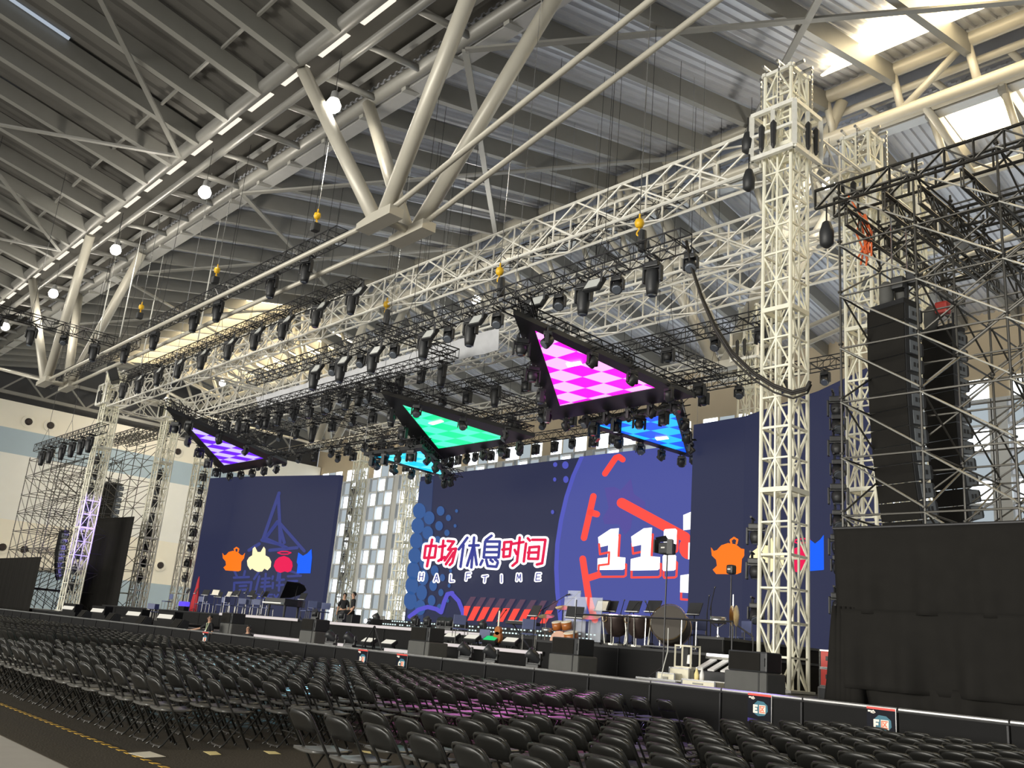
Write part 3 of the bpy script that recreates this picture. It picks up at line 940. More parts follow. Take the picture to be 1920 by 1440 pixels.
tower_string(((186, 862), (181, 892), (173, 918), (166, 952), (162, 978), (153, 1010), (146, 1040), (138, 1070), (130, 1098)), 20.3, None, 'the leftmost tower', 1)
tower_string(((299, 892), (294, 921), (288, 943), (284, 973), (279, 998), (274, 1027), (268, 1055), (262, 1086)), 24.6, None, 'the second left tower', 1)
tower_string(((384, 894), (377, 920), (373, 943), (367, 972), (361, 998), (356, 1028), (350, 1055), (344, 1085)), 27.5, None, 'the third left tower', 1)
tower_string(((1573, 760), (1572, 795), (1572, 835), (1570, 880), (1571, 925), (1572, 975), (1573, 1020), (1572, 1060), (1574, 1130), (1575, 1165)), 23.4, None, 'the dark edge of the right curtain', 1)
tower_string(((1419, 1065), (1418, 1150), (1418, 1000)), 21.6, None, 'the left side of the nearest tower', 1)
tower_string(((646, 925), (655, 960), (660, 1000), (655, 1045), (650, 1080)), 37, None, 'the rear tower beside the left screen', 1)

# ------------------------------------------------------------------ triangle screens
def checker(name, ca, cb, st, p, u, v, s):
    m = bpy.data.materials.new(name); m.use_nodes = True; nt = m.node_tree; b = nt.nodes['Principled BSDF']
    tc = nt.nodes.new('ShaderNodeTexCoord'); mp = nt.nodes.new('ShaderNodeMapping'); ck = nt.nodes.new('ShaderNodeTexChecker')
    mp.inputs['Rotation'].default_value = (0, 0, u); mp.inputs['Location'].default_value = (v, .13, .5)
    nt.links.new(tc.outputs['Object'], mp.inputs[0]); nt.links.new(mp.outputs[0], ck.inputs[0])
    ck.inputs['Scale'].default_value = 1 / s; ck.inputs[1].default_value = ca; ck.inputs[2].default_value = cb
    b.inputs['Base Color'].default_value = (.02, .02, .02, 1)
    nt.links.new(ck.outputs[0], b.inputs['Emission Color']); b.inputs['Emission Strength'].default_value = st
    return m


ZT = 11.0
def triangle(label, inner, outer, ca, cb, st, word, lights, cell=1.0, rot=0.0, ZT=11.0):
    I = [on_z(*p, ZT) for p in inner]; c = sum(I, V()) / 3
    t = thing('triangle_screen', label, 'video screen', (c.x, c.y, ZT))
    o = t.location
    if outer: O = [on_z(*p, ZT) for p in outer]
    else: O = [c + (p - c) * 1.32 for p in I]
    for i in range(3): O[i].z = I[i].z = ZT
    if (I[1] - I[0]).cross(I[2] - I[0]).z < 0: I.reverse(); O.reverse()
    fr = MB()
    up = V((0, 0, .16))
    for i in range(3):
        j = (i + 1) % 3
        fr.poly([O[i], O[j], I[j], I[i]][::-1]); fr.poly([O[i], O[i] + up, O[j] + up, O[j]]); fr.poly([O[i] + up, I[i] + up, I[j] + up, O[j] + up])
        fr.poly([I[i], I[j], I[j] + V((0, 0, .05)), I[i] + V((0, 0, .05))])
    fr.build('surround', M['black_plastic'], t, o)
    dp = MB().prism([p + V((0, 0, .03)) for p in I], (0, 0, .1)).build('display', [M['black_plastic'], checker('checker_' + label.split()[0], ca, cb, st, c, rot, 0, cell)], t, o)
    dp.data.polygons[0].material_index = 1      # only the downward face is a display
    for i in range(3):
        j = (i + 1) % 3; k = MB(); d = (O[j] - O[i]); L = d.length; d.normalize(); n = max(3, int(L / .6)); s = (c - O[i]); s = (s - d * s.dot(d)).normalized()
        A = O[i] + V((0, 0, .19)) + s * .1; z1 = V((0, 0, .36)); w = s * .4
        for q in (A, A + z1, A + w, A + w + z1): k.tube(q, q + d * L, .025, 5)
        for m_ in range(n):
            a, b = A + d * (L * m_ / n), A + d * (L * (m_ + 1) / n)
            k.tube(a, b + z1, .015, 4, caps=False); k.tube(a, a + z1, .015, 4, caps=False); k.tube(a + w, b + w + z1, .015, 4, caps=False); k.tube(a + z1, b + z1 + w, .015, 4, caps=False)
        k.build('edge_truss', M['black_steel'], t, o)
    k = MB()
    for p in O: k.tube(p + V((0, 0, .7)), V((p.x, p.y, roof_z(p.y) + .13)), .012, 4)
    k.build('hanging_wire', M['chrome'], t, o)
    if word:
        q = [on_z(*w_, ZT - .015) for w_ in word]
        MB().prism(q, (0, 0, .02)).build('caption', M['led_white'], t, o)
    n = 0
    for (a, b, cnt, pr) in lights:
        for i in range(cnt):
            f = (i + .7) / (cnt + .4); p = O[a].lerp(O[b], f); p = p + (p - c).normalized() * -.05
            n += 1
            place(pr, (p.x, p.y, ZT - .02), random.uniform(0, 6), 'black stage light, %s around the edge of the %s triangle screen' % (nth(n), label.split()[1] if label.split()[0] == 'large' else label.split()[0]), 'lights on the %s triangle' % label.split()[0])
    return t


def L_(r, g, b): return srgb(r, g, b)


triangle('large magenta checkered triangle screen hung over the right of the stage', [(1003, 620), (1230, 728), (1050, 762)], [(962, 588), (1302, 745), (1036, 788)], L_(255, 16, 222), L_(255, 165, 246), 1.6,
         [(1061, 682), (1088, 678), (1092, 684), (1065, 689)], ((0, 1, 4, SPOT), (1, 2, 6, SPOT), (2, 0, 4, WASH)), 1.02, .1)
triangle('green checkered triangle screen hung over the middle of the stage', [(754, 759), (953, 822), (822, 842)], [(716, 738), (1003, 820), (800, 868)], L_(8, 215, 135), L_(74, 235, 180), 1.6,
         [(803, 794), (826, 788), (832, 791), (812, 797)], ((0, 1, 3, SPOT), (1, 2, 6, SPOT), (2, 0, 4, WASH)), 1.1, .1)
triangle('purple checkered triangle screen hung over the left of the stage', [(349, 796), (495, 860), (420, 873)], [(312, 768), (538, 868), (418, 888)], L_(95, 22, 240), L_(180, 165, 245), 1.6,
         None, ((0, 1, 4, SPOT), (1, 2, 5, SPOT), (2, 0, 5, WASH)), 1.1, .1)
triangle('cyan checkered triangle screen hung low behind the green one', [(705, 857), (788, 846), (838, 894)], None, L_(8, 180, 225), L_(90, 215, 235), 1.6,
         None, ((0, 1, 4, WASH), (1, 2, 4, SPOT), (2, 0, 5, SPOT)), 1.1, .1, 10.3)
triangle('blue checkered triangle screen hung in front of the clock image', [(1118, 798), (1265, 775), (1287, 850)], None, L_(0, 78, 220), L_(16, 170, 240), 1.5,
         [(1228, 821), (1250, 819), (1254, 823), (1232, 826)], ((0, 1, 4, WASH), (1, 2, 4, SPOT), (2, 0, 5, SPOT)), 1.1, .1)

# ------------------------------------------------------------------ video walls
def led(name, rgb, st): return glow(name, srgb(*rgb), st)


NAVY = led('screen_navy', (46, 50, 78), .95)
SC = dict(navy=NAVY, teal=led('screen_teal_navy', (52, 66, 104), 1.0), disc=led('screen_disc', (74, 82, 158), 1.0), ring=led('screen_ring', (82, 88, 190), 1.0),
          red=led('screen_red', (255, 76, 66), 1.05), white=led('screen_white', (255, 253, 255), 1.7), crimson=led('screen_crimson', (232, 24, 78), 1.0), ink=led('screen_ink', (62, 68, 150), 1.0),
          dot=led('screen_dot', (52, 90, 150), 1.0), violet=led('screen_violet', (90, 84, 205), 1.0), star=led('screen_star', (84, 76, 156), 1.0), dimred=led('screen_dim_red', (92, 66, 88), 1.0),
          dim=led('screen_dim_blue', (58, 66, 132), 1.0), orange=led('screen_orange', (255, 120, 20), 1.1), cream=led('screen_cream', (255, 236, 180), 1.25), pink=led('screen_pink', (238, 16, 84), 1.0), blue=led('screen_blue', (12, 96, 250), 1.05))


class Board:
    """a flat video wall; pictures on it are thin flat parts standing a few millimetres proud of each other"""
    def __init__(s, root, p, n): s.root, s.p, s.n = root, V(p), V(n).normalized(); s.lv = 0
    def pt(s, px, py, d): return on_plane(px, py, s.p + s.n * d, s.n)
    def poly(s, name, pts, m, label=None):
        s.lv += 1; b = MB(); d = .03 + .004 * s.lv
        b.prism([s.pt(x, y, d) for x, y in pts], s.n * -.02); return s.done(b, name, m, label)
    def done(s, b, name, m, label=None):
        ob = b.build(name, SC[m], s.root, s.root.location)
        if label: ob['label'] = label
        return ob
    def strokes(s, name, lines, w, m, label=None):
        """round-ended strokes; w is the width in the same units as the points"""
        s.lv += 1; b = MB(); d = .03 + .004 * s.lv
        for ln in lines:
            for i in range(len(ln) - 1):
                (x0, y0), (x1, y1) = ln[i], ln[i + 1]; a = math.atan2(y1 - y0, x1 - x0); q = []
                for k in range(7): t = a + math.pi / 2 + math.pi * k / 6; q.append((x0 + w / 2 * math.cos(t), y0 + w / 2 * math.sin(t)))
                for k in range(7): t = a - math.pi / 2 + math.pi * k / 6; q.append((x1 + w / 2 * math.cos(t), y1 + w / 2 * math.sin(t)))
                b.poly([s.pt(x, y, d + .0006 * i) for x, y in q][::-1])
        return s.done(b, name, m, label)
    def discs(s, name, cs, m, label=None):
        s.lv += 1; b = MB(); d = .03 + .004 * s.lv
        for x, y, rx, ry in cs: b.poly([s.pt(x + rx * math.cos(t * math.pi / 8), y - ry * math.sin(t * math.pi / 8), d) for t in range(16)])
        return s.done(b, name, m, label)


YS = 36.5
t = thing('video_wall', 'wide main video wall showing the halftime title and an 11: clock', 'video screen', (-38.8, YS, 1.6))
o = t.location
MB().box((-38.8, YS + .16, 6.91), (23.4, .3, 10.1)).build('panel', NAVY, t, o)
k = MB()
for i in range(24): k.beam((-50.5 + i, YS + .36, 1.86), (-50.5 + i, YS + .36, 11.9), .06, .1)
for z in (1.95, 4, 6.5, 9, 11.8): k.beam((-50.5, YS + .4, z), (-27.1, YS + .4, z), .1, .1)
k.build('back_frame', M['black_steel'], t, o)
B = Board(t, (0, YS, 0), (0, -1, 0))
B.poly('left_tint', [(787, 903), (812, 899), (806, 1010), (792, 1170), (761, 1172), (775, 1020)], 'teal')
ring = [(1089, 856), (1073, 892), (1060, 932), (1050, 975), (1043, 1020), (1041, 1065), (1043, 1110), (1049, 1165)]
B.poly('clock_disc', ring + [(1300, 1165), (1300, 832)], 'disc')
B.poly('clock_ring', [(x - 2, y) for x, y in ring] + [(x + 6, y) for x, y in reversed(ring)], 'ring')
def c7(pts): return [(1020 + x / 2.643, 820 + y / 2.643) for x, y in pts]
B.poly('star_shape', c7([(300, 250), (350, 245), (380, 262), (430, 205), (445, 280), (500, 320), (500, 360), (440, 380), (430, 450), (400, 485), (370, 430), (300, 430), (290, 400), (320, 350)]), 'star')
B.strokes('clock_mark', [c7([(302, 180), (355, 102)]), c7([(355, 102), (372, 96), (390, 110)])], 11, 'red')
B.strokes('clock_mark', [c7([(245, 292), (198, 498)]), c7([(232, 372), (262, 381)])], 12, 'red')
B.strokes('clock_mark', [c7([(192, 602), (205, 690), (222, 800), (252, 905)]), c7([(212, 700), (268, 682)])], 12.5, 'red')
B.strokes('clock_hand', [c7([(385, 325), (700, 495)])], 19, 'red')
B.discs('clock_hub', [(1292, 1027, 19, 22)], 'red')
one = [(268, 495), (330, 454), (370, 450), (362, 592), (402, 596), (400, 650), (390, 656), (264, 657), (266, 600), (315, 594), (318, 535), (272, 545)]
two = [(x + 164, y - 3) for x, y in one]; two[4] = (574, 593); two[5] = (573, 650); two[6] = (562, 658); two[7] = (428, 660); two[8] = (430, 603)
col = [[(600, 455), (650, 452), (658, 460), (655, 528), (646, 534), (598, 535), (592, 528), (594, 462)], [(594, 582), (646, 579), (654, 588), (651, 654), (642, 660), (592, 662), (587, 654), (588, 590)]]
par = [[(690, 385), (735, 366), (735, 455), (690, 460)], [(716, 522), (735, 520), (735, 606), (714, 604)], [(676, 684), (730, 676), (728, 772), (674, 768)]]
def lines_of(p): q = c7(p); return q + [q[0]]
B.strokes('digit_shadow', [[(x + 2, y + 13) for x, y in lines_of(p)] for p in [one, two] + col + par[2:]], 4, 'red')
for nm, p in (('digit', one), ('digit', two), ('colon_dot', col[0]), ('colon_dot', col[1]), ('digit', par[0]), ('digit', par[1]), ('digit', par[2])): B.poly(nm, c7(p), 'white')
# blue halftone dots
ds = []
for i, (x, r) in enumerate(((786, 15), (806, 12.5), (826, 9), (842, 6), (856, 3.4))):
    for j in range(8):
        y = 958 + 28 * j + (i % 2) * 13
        if y < 1150: ds.append((x - (y - 958) * .10, y, r * .8, r * (1 if j < 4 else 1.15)))
B.discs('halftone_dot', ds, 'dot')
B.discs('halftone_dot', [(1041, 871, 4, 4.5), (1060, 872, 6, 7), (1061, 899, 5, 6.5), (1040, 899, 3, 4), (1036, 960, 3, 4)], 'ring')
B.strokes('hill_outline', [[(768, 1156), (785, 1143), (802, 1138), (818, 1142), (827, 1148)], [(827, 1148), (833, 1128), (839, 1114), (848, 1112)], [(846, 1112), (860, 1127), (868, 1148), (869, 1160)]], 8, 'violet')
# slanted red bars with fading tails
def c3(pts): return [(830 + x / 5.292, 1100 + y / 5.292) for x, y in pts]
bars = []
for i, x in enumerate((212, 312, 404, 500, 604, 704, 812, 915, 1030)):
    yt = 192 + i * 5.5; yb = 332 + i * 4
    B.poly('bar_tail', c3([(x + 8, yt), (x + 66, yt), (x + 118, yt - 92), (x + 66, yt - 92)]), 'dimred')
    B.poly('slanted_bar', c3([(x, yt), (x + 62, yt), (x + (-8 if i else 10), yb), (x - (68 if i else 4), yb)]), 'red')
# the title, drawn stroke by stroke
def c6(lines): return [[(760 + x / 4.233, 980 + y / 4.233) for x, y in ln] for ln in lines]
TITLE = [
    ('crimson', [[(162, 186), (245, 184), (233, 276), (150, 280), (162, 186)], [(213, 135), (172, 346)]]),
    ('crimson', [[(268, 192), (318, 184)], [(302, 143), (286, 296)], [(262, 304), (312, 272)], [(336, 146), (386, 150), (340, 214), (402, 206), (372, 318), (352, 336)], [(368, 216), (312, 300)], [(384, 236), (322, 330)]]),
    ('ink', [[(492, 120), (424, 212)], [(462, 178), (438, 350)], [(508, 182), (582, 180)], [(546, 118), (524, 356)], [(536, 196), (490, 342)], [(546, 196), (566, 334)]]),
    ('ink', [[(684, 104), (640, 138)], [(634, 150), (750, 150), (740, 276), (622, 276), (634, 150)], [(640, 192), (736, 192)], [(634, 234), (732, 234)], [(612, 300), (596, 334)], [(642, 296), (654, 344), (722, 350), (734, 318)], [(676, 296), (694, 310)], [(712, 290), (732, 306)]]),
    ('crimson', [[(786, 156), (842, 152), (828, 266), (778, 272), (786, 156)], [(770, 214), (834, 207)], [(852, 168), (938, 154)], [(908, 118), (886, 312), (850, 342)], [(868, 216), (882, 248)]]),
    ('crimson', [[(958, 166), (940, 308)], [(972, 124), (988, 142)], [(1008, 136), (1112, 136), (1086, 322), (1044, 332)], [(986, 196), (1062, 190), (1052, 288), (976, 286), (986, 196)], [(974, 238), (1054, 236)]]),
]
allst = [ln for _, ls in TITLE for ln in ls]
B.strokes('title_outline', c6(allst), 13.2, 'white')
for m, ls in TITLE: B.strokes('title_character', c6(ls), 5.4, m)
HT = {'H': [[(-13, -28), (-20, 26)], [(14, -28), (6, 26)], [(-16, 0), (10, -2)]], 'A': [[(-18, 28), (2, -26), (14, 28)], [(-10, 10), (10, 8)]], 'L': [[(-8, -26), (-12, 26), (16, 24)]],
      'F': [[(-10, -26), (-16, 28)], [(-10, -26), (20, -28)], [(-13, 2), (14, 0)]], 'T': [[(-18, -16), (20, -20)], [(2, -18), (-4, 30)]], 'I': [[(0, -26), (0, 30)]],
      'M': [[(-16, 26), (-10, -26), (2, 10), (14, -26), (16, 26)]], 'E': [[(-10, -28), (-18, 26), (16, 24)], [(-10, -28), (20, -28)], [(-14, 0), (14, -2)]]}
hl = []
for ch, x, y in (('H', 130, 428), ('A', 247, 438), ('L', 368, 440), ('F', 497, 428), ('T', 632, 442), ('I', 763, 442), ('M', 900, 434), ('E', 1053, 432)):
    hl += [[(x + a, y + b) for a, b in ln] for ln in HT[ch]]
B.strokes('subtitle_outline', c6(hl), 6.5, 'white'); B.strokes('subtitle_letters', c6(hl), 1.9, 'ink')


def side_wall(label, line, z0, z1, pb):
    """an angled side screen along the ground line; returns its picture board"""
    t = thing('video_wall', label, 'video screen', (line[0][0], line[0][1], z0))
    b = MB(); fr = MB(); pts = []
    for i in range(len(line) - 1):
        for k in range(8): pts.append(V((*line[i], 0)).lerp(V((*line[i + 1], 0)), k / 8))
    pts.append(V((*line[-1], 0)))
    n = len(pts)
    for p in pts:
        for z in (z0, z1):
            b.v.append(V((p.x, p.y, z)))
        for z in (z1, z0): b.v.append(V((p.x, p.y + .3, z)))
    for i in range(n - 1):
        q = 4 * i
        for j in range(4): b.f.append((q + j, q + (j + 1) % 4, q + 4 + (j + 1) % 4, q + 4 + j))
        if i % 2 == 0: fr.beam((pts[i].x, pts[i].y + .42, z0), (pts[i].x, pts[i].y + .42, z1), .08, .08)
    b.f += [(0, 1, 2, 3), tuple(reversed(range(4 * n - 4, 4 * n)))]
    b.build('panel', NAVY, t, t.location); fr.build('back_frame', M['black_steel'], t, t.location)
    return t


RL = [(-25.5, 33.4), (-22.6, 33.2), (-18.0, 31.3), (-14.2, 29.0)]
rw = side_wall('dark right video wall behind the nearest tower, showing four coloured emblems', RL, 1.87, 11.95, None)
LL = [(-68.6, 29.7), (-65.2, 30.4), (-55.9, 33.5)]
lw = side_wall('dark left video wall showing a blue emblem and four coloured shapes', LL, 1.87, 11.95, None)

# pictures on the left wall
d = V((LL[2][0] - LL[1][0], LL[2][1] - LL[1][1], 0)); nrm = V((d.y, -d.x, 0)).normalized()
B = Board(lw, (LL[1][0], LL[1][1], 0), nrm)
def c8(lines): return [[(330 + x / 4.097, 900 + y / 4.097) for x, y in ln] for ln in lines]
B.strokes('emblem', c8([[(792, 100), (668, 455)], [(786, 120), (796, 320), (800, 480)], [(776, 330), (690, 440)], [(796, 330), (985, 545)], [(790, 330), (832, 480)], [(660, 462), (820, 500)], [(690, 450), (850, 520)], [(640, 490), (560, 540)], [(720, 540), (930, 520)], [(780, 320), (700, 430)]]), 6, 'dim')
B.strokes('emblem_text', c8([
    [(450, 700), (470, 745)], [(530, 700), (520, 745)], [(445, 750), (560, 745)], [(448, 790), (445, 850)], [(448, 790), (580, 785)], [(580, 785), (570, 850)], [(490, 815), (540, 812)], [(490, 845), (535, 842)],
    [(640, 700), (600, 760)], [(640, 740), (610, 860)], [(660, 760), (720, 755)], [(660, 790), (715, 786)], [(655, 820), (725, 815)], [(690, 720), (680, 850)],
    [(745, 740), (740, 760)], [(745, 790), (742, 830)], [(790, 700), (780, 760)], [(775, 770), (830, 765)], [(775, 810), (825, 805)], [(800, 720), (790, 850)],
    [(860, 740), (960, 735)], [(860, 780), (930, 775)], [(870, 800), (850, 860)], [(900, 800), (960, 800)], [(960, 800), (955, 860)], [(880, 700), (940, 720)]]), 4.4, 'dim')
B.strokes('emblem_letters', c8([[(592, 880), (588, 930)], [(625, 880), (620, 930)], [(625, 880), (655, 885), (650, 905), (622, 905)], [(680, 880), (676, 930)], [(706, 882), (702, 930)], [(706, 882), (738, 880)], [(704, 905), (732, 903)], [(702, 930), (735, 928)], [(755, 882), (768, 905)], [(785, 880), (768, 905), (764, 930)]]), 3.6, 'dim')


def emblems(B, q, s, B0=None):
    """four plain coloured shapes; q maps local units to the picture"""
    (B0 or B).poly('orange_shape', [q(x, y) for x, y in ((0, 12), (6, 22), (14, 20), (24, 8), (40, 3), (58, 8), (70, 20), (78, 22), (86, 12), (82, 34), (72, 48), (70, 84), (60, 88), (12, 84), (4, 72), (14, 62), (12, 46), (2, 34))], 'orange')
    (B0 or B).strokes('orange_ring', [[q(48, 4), q(46, -4), q(54, -10), q(62, -4), q(60, 6)]], s * 6, 'orange')
    B.poly('cream_shape', [q(x, y) for x, y in ((94, 44), (102, 30), (114, 22), (116, -6), (124, -14), (134, 8), (146, 8), (158, -14), (164, -4), (164, 22), (178, 30), (186, 48), (184, 70), (172, 84), (160, 76), (152, 88), (136, 90), (124, 84), (114, 76), (106, 82), (96, 64))], 'cream')
    B.poly('pink_shape', [q(x, y) for x, y in ((196, 66), (202, 44), (216, 30), (236, 24), (254, 32), (266, 48), (268, 66), (262, 86), (250, 92), (238, 88), (222, 94), (206, 88))], 'pink')
    B.strokes('pink_halo', [[q(212, 11), q(226, 6), q(246, 6), q(262, 11), q(250, 17), q(226, 17), q(212, 11)]], s * 4.5, 'pink')
    B.poly('blue_shape', [q(x, y) for x, y in ((290, 10), (308, 24), (324, 14), (340, -4), (342, 30), (336, 96), (284, 96), (288, 60), (284, 50))], 'blue')


emblems(B, lambda x, y: (330 + (356 + x * 2.01) / 4.097, 900 + (538 + y * 1.86) / 4.097), .49)
d = V((RL[2][0] - RL[1][0], RL[2][1] - RL[1][1], 0)); nrm2 = V((d.y, -d.x, 0)).normalized()
B = Board(rw, (RL[1][0], RL[1][1], 0), nrm2)
emblems(B, lambda x, y: (1333 + x * (.80 - x * .00035 * 1.0 if x > 90 else .80) if x < 280 else 1333 + 180 + (x - 284) * .62, 1018 + y * .70 - x * .05), .62, Board(rw, (RL[0][0], RL[0][1], 0), (RL[1][1] - RL[0][1], RL[0][0] - RL[1][0], 0)))

# ------------------------------------------------------------------ scaffolds, line arrays, drapes
def scaffold(label, x0, y0, nx, ny, bx, by, lifts, z0, lift, m, braces=True, rear_drop=0):
    t = thing('scaffold', label, 'scaffold', (x0, y0, z0))
    H = lifts * lift
    for i in range(nx + 1):
        for j in range(ny + 1):
            h = H + (.5 if (i + j) % 2 else .25)
            b = MB().tube((i * bx, j * by, 0), (i * bx, j * by, h), .026, 6)
            for k in range(lifts + 1): b.lathe([(.055, -.02), (.055, .02)], c=(i * bx, j * by, k * lift + .1), n=8)
            b.build('post', m, t)
    for k in range(1, lifts + 1):
        z = k * lift
        for j in range(ny + 1): MB().tube((0, j * by, z), (nx * bx, j * by, z), .024, 5).build('ledger', m, t)
        for i in range(nx + 1): MB().tube((i * bx, 0, z), (i * bx, ny * by, z), .024, 5).build('ledger', m, t)
    if braces:
        for j in range(ny + 1):
            for i in range(nx):
                b = MB()
                for k in range(lifts):
                    up = j == 0
                    b.tube((i * bx, j * by - .04, k * lift + (.1 if not up else lift)), ((i + 1) * bx, j * by - .04, k * lift + (lift if not up else .1)), .022, 5)
                b.build('brace', M['chrome_dull'] if j == 0 else m, t)
        for i in range(nx + 1):
            for j in range(ny):
                b = MB()
                for k in range(0, lifts):
                    b.tube((i * bx + .04, j * by, k * lift + (.1 if k % 2 else lift)), (i * bx + .04, (j + 1) * by, k * lift + (lift if k % 2 else .1)), .022, 5)
                b.build('brace', m, t)
    return t


M['chrome_dull'] = mat('galvanised_tube', (0.27, 0.265, 0.24, 1), .35, .7, .1, 5)
M['scaf'] = mat('dark_scaffold_tube', (0.060, 0.057, 0.05, 1), .4, .5, .2, 6)
SX, SY = -9.92, 18.2
scaffold('tall dark scaffold tower at the right, holding two speaker columns', SX, SY, 4, 3, 1.745, 1.9, 9, 1.0, 1.246, M['scaf'])
# ladder beams laid over the top of the right scaffold
for i, (y, z, xa, xb) in enumerate(((18.15, 12.05, -10.5, -2.0), (19.2, 12.3, -10.6, -2.5), (20.3, 11.7, -10.3, -3), (21.6, 12.2, -10.4, -3), (22.9, 11.6, -10.2, -3), (24.0, 12.0, -10.1, -3.4))):
    box_truss('ladder_truss', 'dark flat ladder beam over the right scaffold, %s from the front' % nth(i + 1), (xa, y, z), (xb, y, z), .05, .48, .62, .026, .018, M['scaf'], 'truss', 'ladder beams over the right scaffold', 'L', 5)
for i, (x, z) in enumerate(((-9.7, 11.4), (-8.8, 11.5), (-8.0, 11.4), (-7.1, 11.5))):
    box_truss('ladder_truss', 'dark cross beam running back over the right scaffold, %s from the left' % nth(i + 1), (x, 18.1, z), (x, 24.4, z), .05, .42, .62, .026, .018, M['scaf'], 'truss', 'cross beams over the right scaffold', 'L', 5)
# orange sling bundle under the beams
p = on_y(1618, 445, 19.2)
t = thing('sling_bundle', 'orange sling bundle hung near the top left of the right scaffold', 'sling', p)
b = MB()
for i in range(7): b.path([(random.uniform(-.1, .1), random.uniform(-.1, .1), .55), (random.uniform(-.22, .22), random.uniform(-.1, .1), .1), (random.uniform(-.16, .2), random.uniform(-.1, .1), -.4 - .05 * i)], .025, 5)
b.build('slings', M['orange'], t); MB().tube((0, 0, .5), (-.35, 0, 1.2), .02, 5).build('rope', M['orange'], t)
# hoist bodies above the speaker columns
for i, (px, py, Y) in enumerate(((1662, 545, 19.6), (1745, 590, 21.6), (1690, 535, 19.9))):
    p = on_y(px, py, Y); t = thing('array_hoist', 'dark hoist with bag above the ' + ('front right speaker column', 'rear right speaker column', 'right edge of the front right speaker column')[i], 'hoist', p)
    MB().lathe([(.08, .2), (.15, .1), (.17, -.2), (.14, -.42), (.05, -.46)], n=10).build('bag', M['grey_cloth'], t, smooth=True)
    MB().rbox((.3, 0, .1), (.3, .26, .3), .05).build('motor', M['red' if i == 1 else 'black_plastic'], t); MB().tube((.15, 0, .2), (.15, 0, 1.9), .018, 5).build('chain', M['chrome'], t)


def line_array(label, p, n, w, d, hh, tilt0, tilt1, rz, group=None):
    """a hung column of loudspeaker cabinets that curves toward the seats at its foot"""
    t = thing('line_array', label, 'speaker column', p, group, rz)
    q = V((0, 0, 0)); a = tilt0
    k = MB().box((0, d / 2, .08), (w * .9, d * .9, .12)); k.beam((-w * .3, d / 2, .14), (-w * .3, d / 2, .5), .05, .05); k.beam((w * .3, d / 2, .14), (w * .3, d / 2, .5), .05, .05); k.build('rigging_frame', M['black_steel'], t)
    for i in range(n):
        a = tilt0 + (tilt1 - tilt0) * (i / (n - 1)) ** 1.8
        R = Matrix.Rotation(math.radians(a), 3, 'X')
        c = q + R @ V((0, d / 2, -hh / 2))
        f = [(-d / 2, -hh / 2 + .005), (d / 2 * .9, -hh / 2 + .05), (d / 2, -hh / 2 + .1), (d / 2, hh / 2 - .1), (d / 2 * .9, hh / 2 - .05), (-d / 2, hh / 2 - .005)]
        b = MB().prism([c + R @ V((-w / 2, y, z)) for y, z in f], (w, 0, 0)); cb = b.build('speaker_cabinet', M['fixture'], t)
        g = MB().box(c + R @ V((0, -d / 2 - .012, 0)), (w * .97, .02, hh * .95), R); g.build('grille', M['drape'], cb)
        h = MB()
        for s in (-1, 1):
            h.box(c + R @ V((s * (w / 2 + .006), .02, 0)), (.012, d * .62, hh * .74), R)
        h.build('side_plate', M['grey_plate'], cb)
        h = MB()
        for s in (-1, 1):
            for e in (-1, 1): h.box(c + R @ V((s * (w / 2 + .014), .02 + e * .06, 0)), (.012, .07, .1), R)
        h.build('handle', M['black_plastic'], cb)
        q = q + R @ V((0, 0, -hh - .004))
    return t


M['grey_plate'] = mat('grey_side_plate', (0.20, 0.22, 0.24, 1), .5, .2, .1, 6)
pa = on_y(1622, 588, 19.4); pb = on_y(1694, 575, 19.4)
line_array('nearest black speaker column, hung inside the right scaffold', ((pa.x + pb.x) / 2 + .04, 19.4, 9.72), 13, 1.02, .62, .405, -1, 15, -.2)
pa = on_y(1727, 622, 21.6)
line_array('second black speaker column, behind the nearest one in the right scaffold', (pa.x + .38, 21.6, 9.75), 13, .82, .6, .385, -1, 15, -.2)

# black drape round the foot of the right scaffold, in four hanging widths
def drape(name, label, x0, x1, y, z0, z1, seed, amp=.07, group=None, nz=14):
    rr = random.Random(seed); t = MB(); n = int((x1 - x0) / .09); ph = [rr.uniform(0, 6) for _ in range(4)]
    for j in range(nz + 1):
        f = j / nz
        for i in range(n + 1):
            x = x0 + (x1 - x0) * i / n
            a = amp * (.25 + f) * (math.sin(x * 5.1 + ph[0] + f * .6) + .6 * math.sin(x * 11 + ph[1] - f) + .5 * math.sin(x * 2.3 + ph[2] + f * 2))
            t.v.append(V((x, y + a * .6 - .02, z1 + (z0 - z1) * f)))
    for j in range(nz):
        for i in range(n):
            o = j * (n + 1) + i; t.f.append((o, o + 1, o + n + 2, o + n + 1))
    ob = t.build(name, M['drape'], None, (x0, y, z0), True); so = ob.modifiers.new('thickness', 'SOLIDIFY'); so.thickness = .015
    return tag(ob, label, 'drape', group)


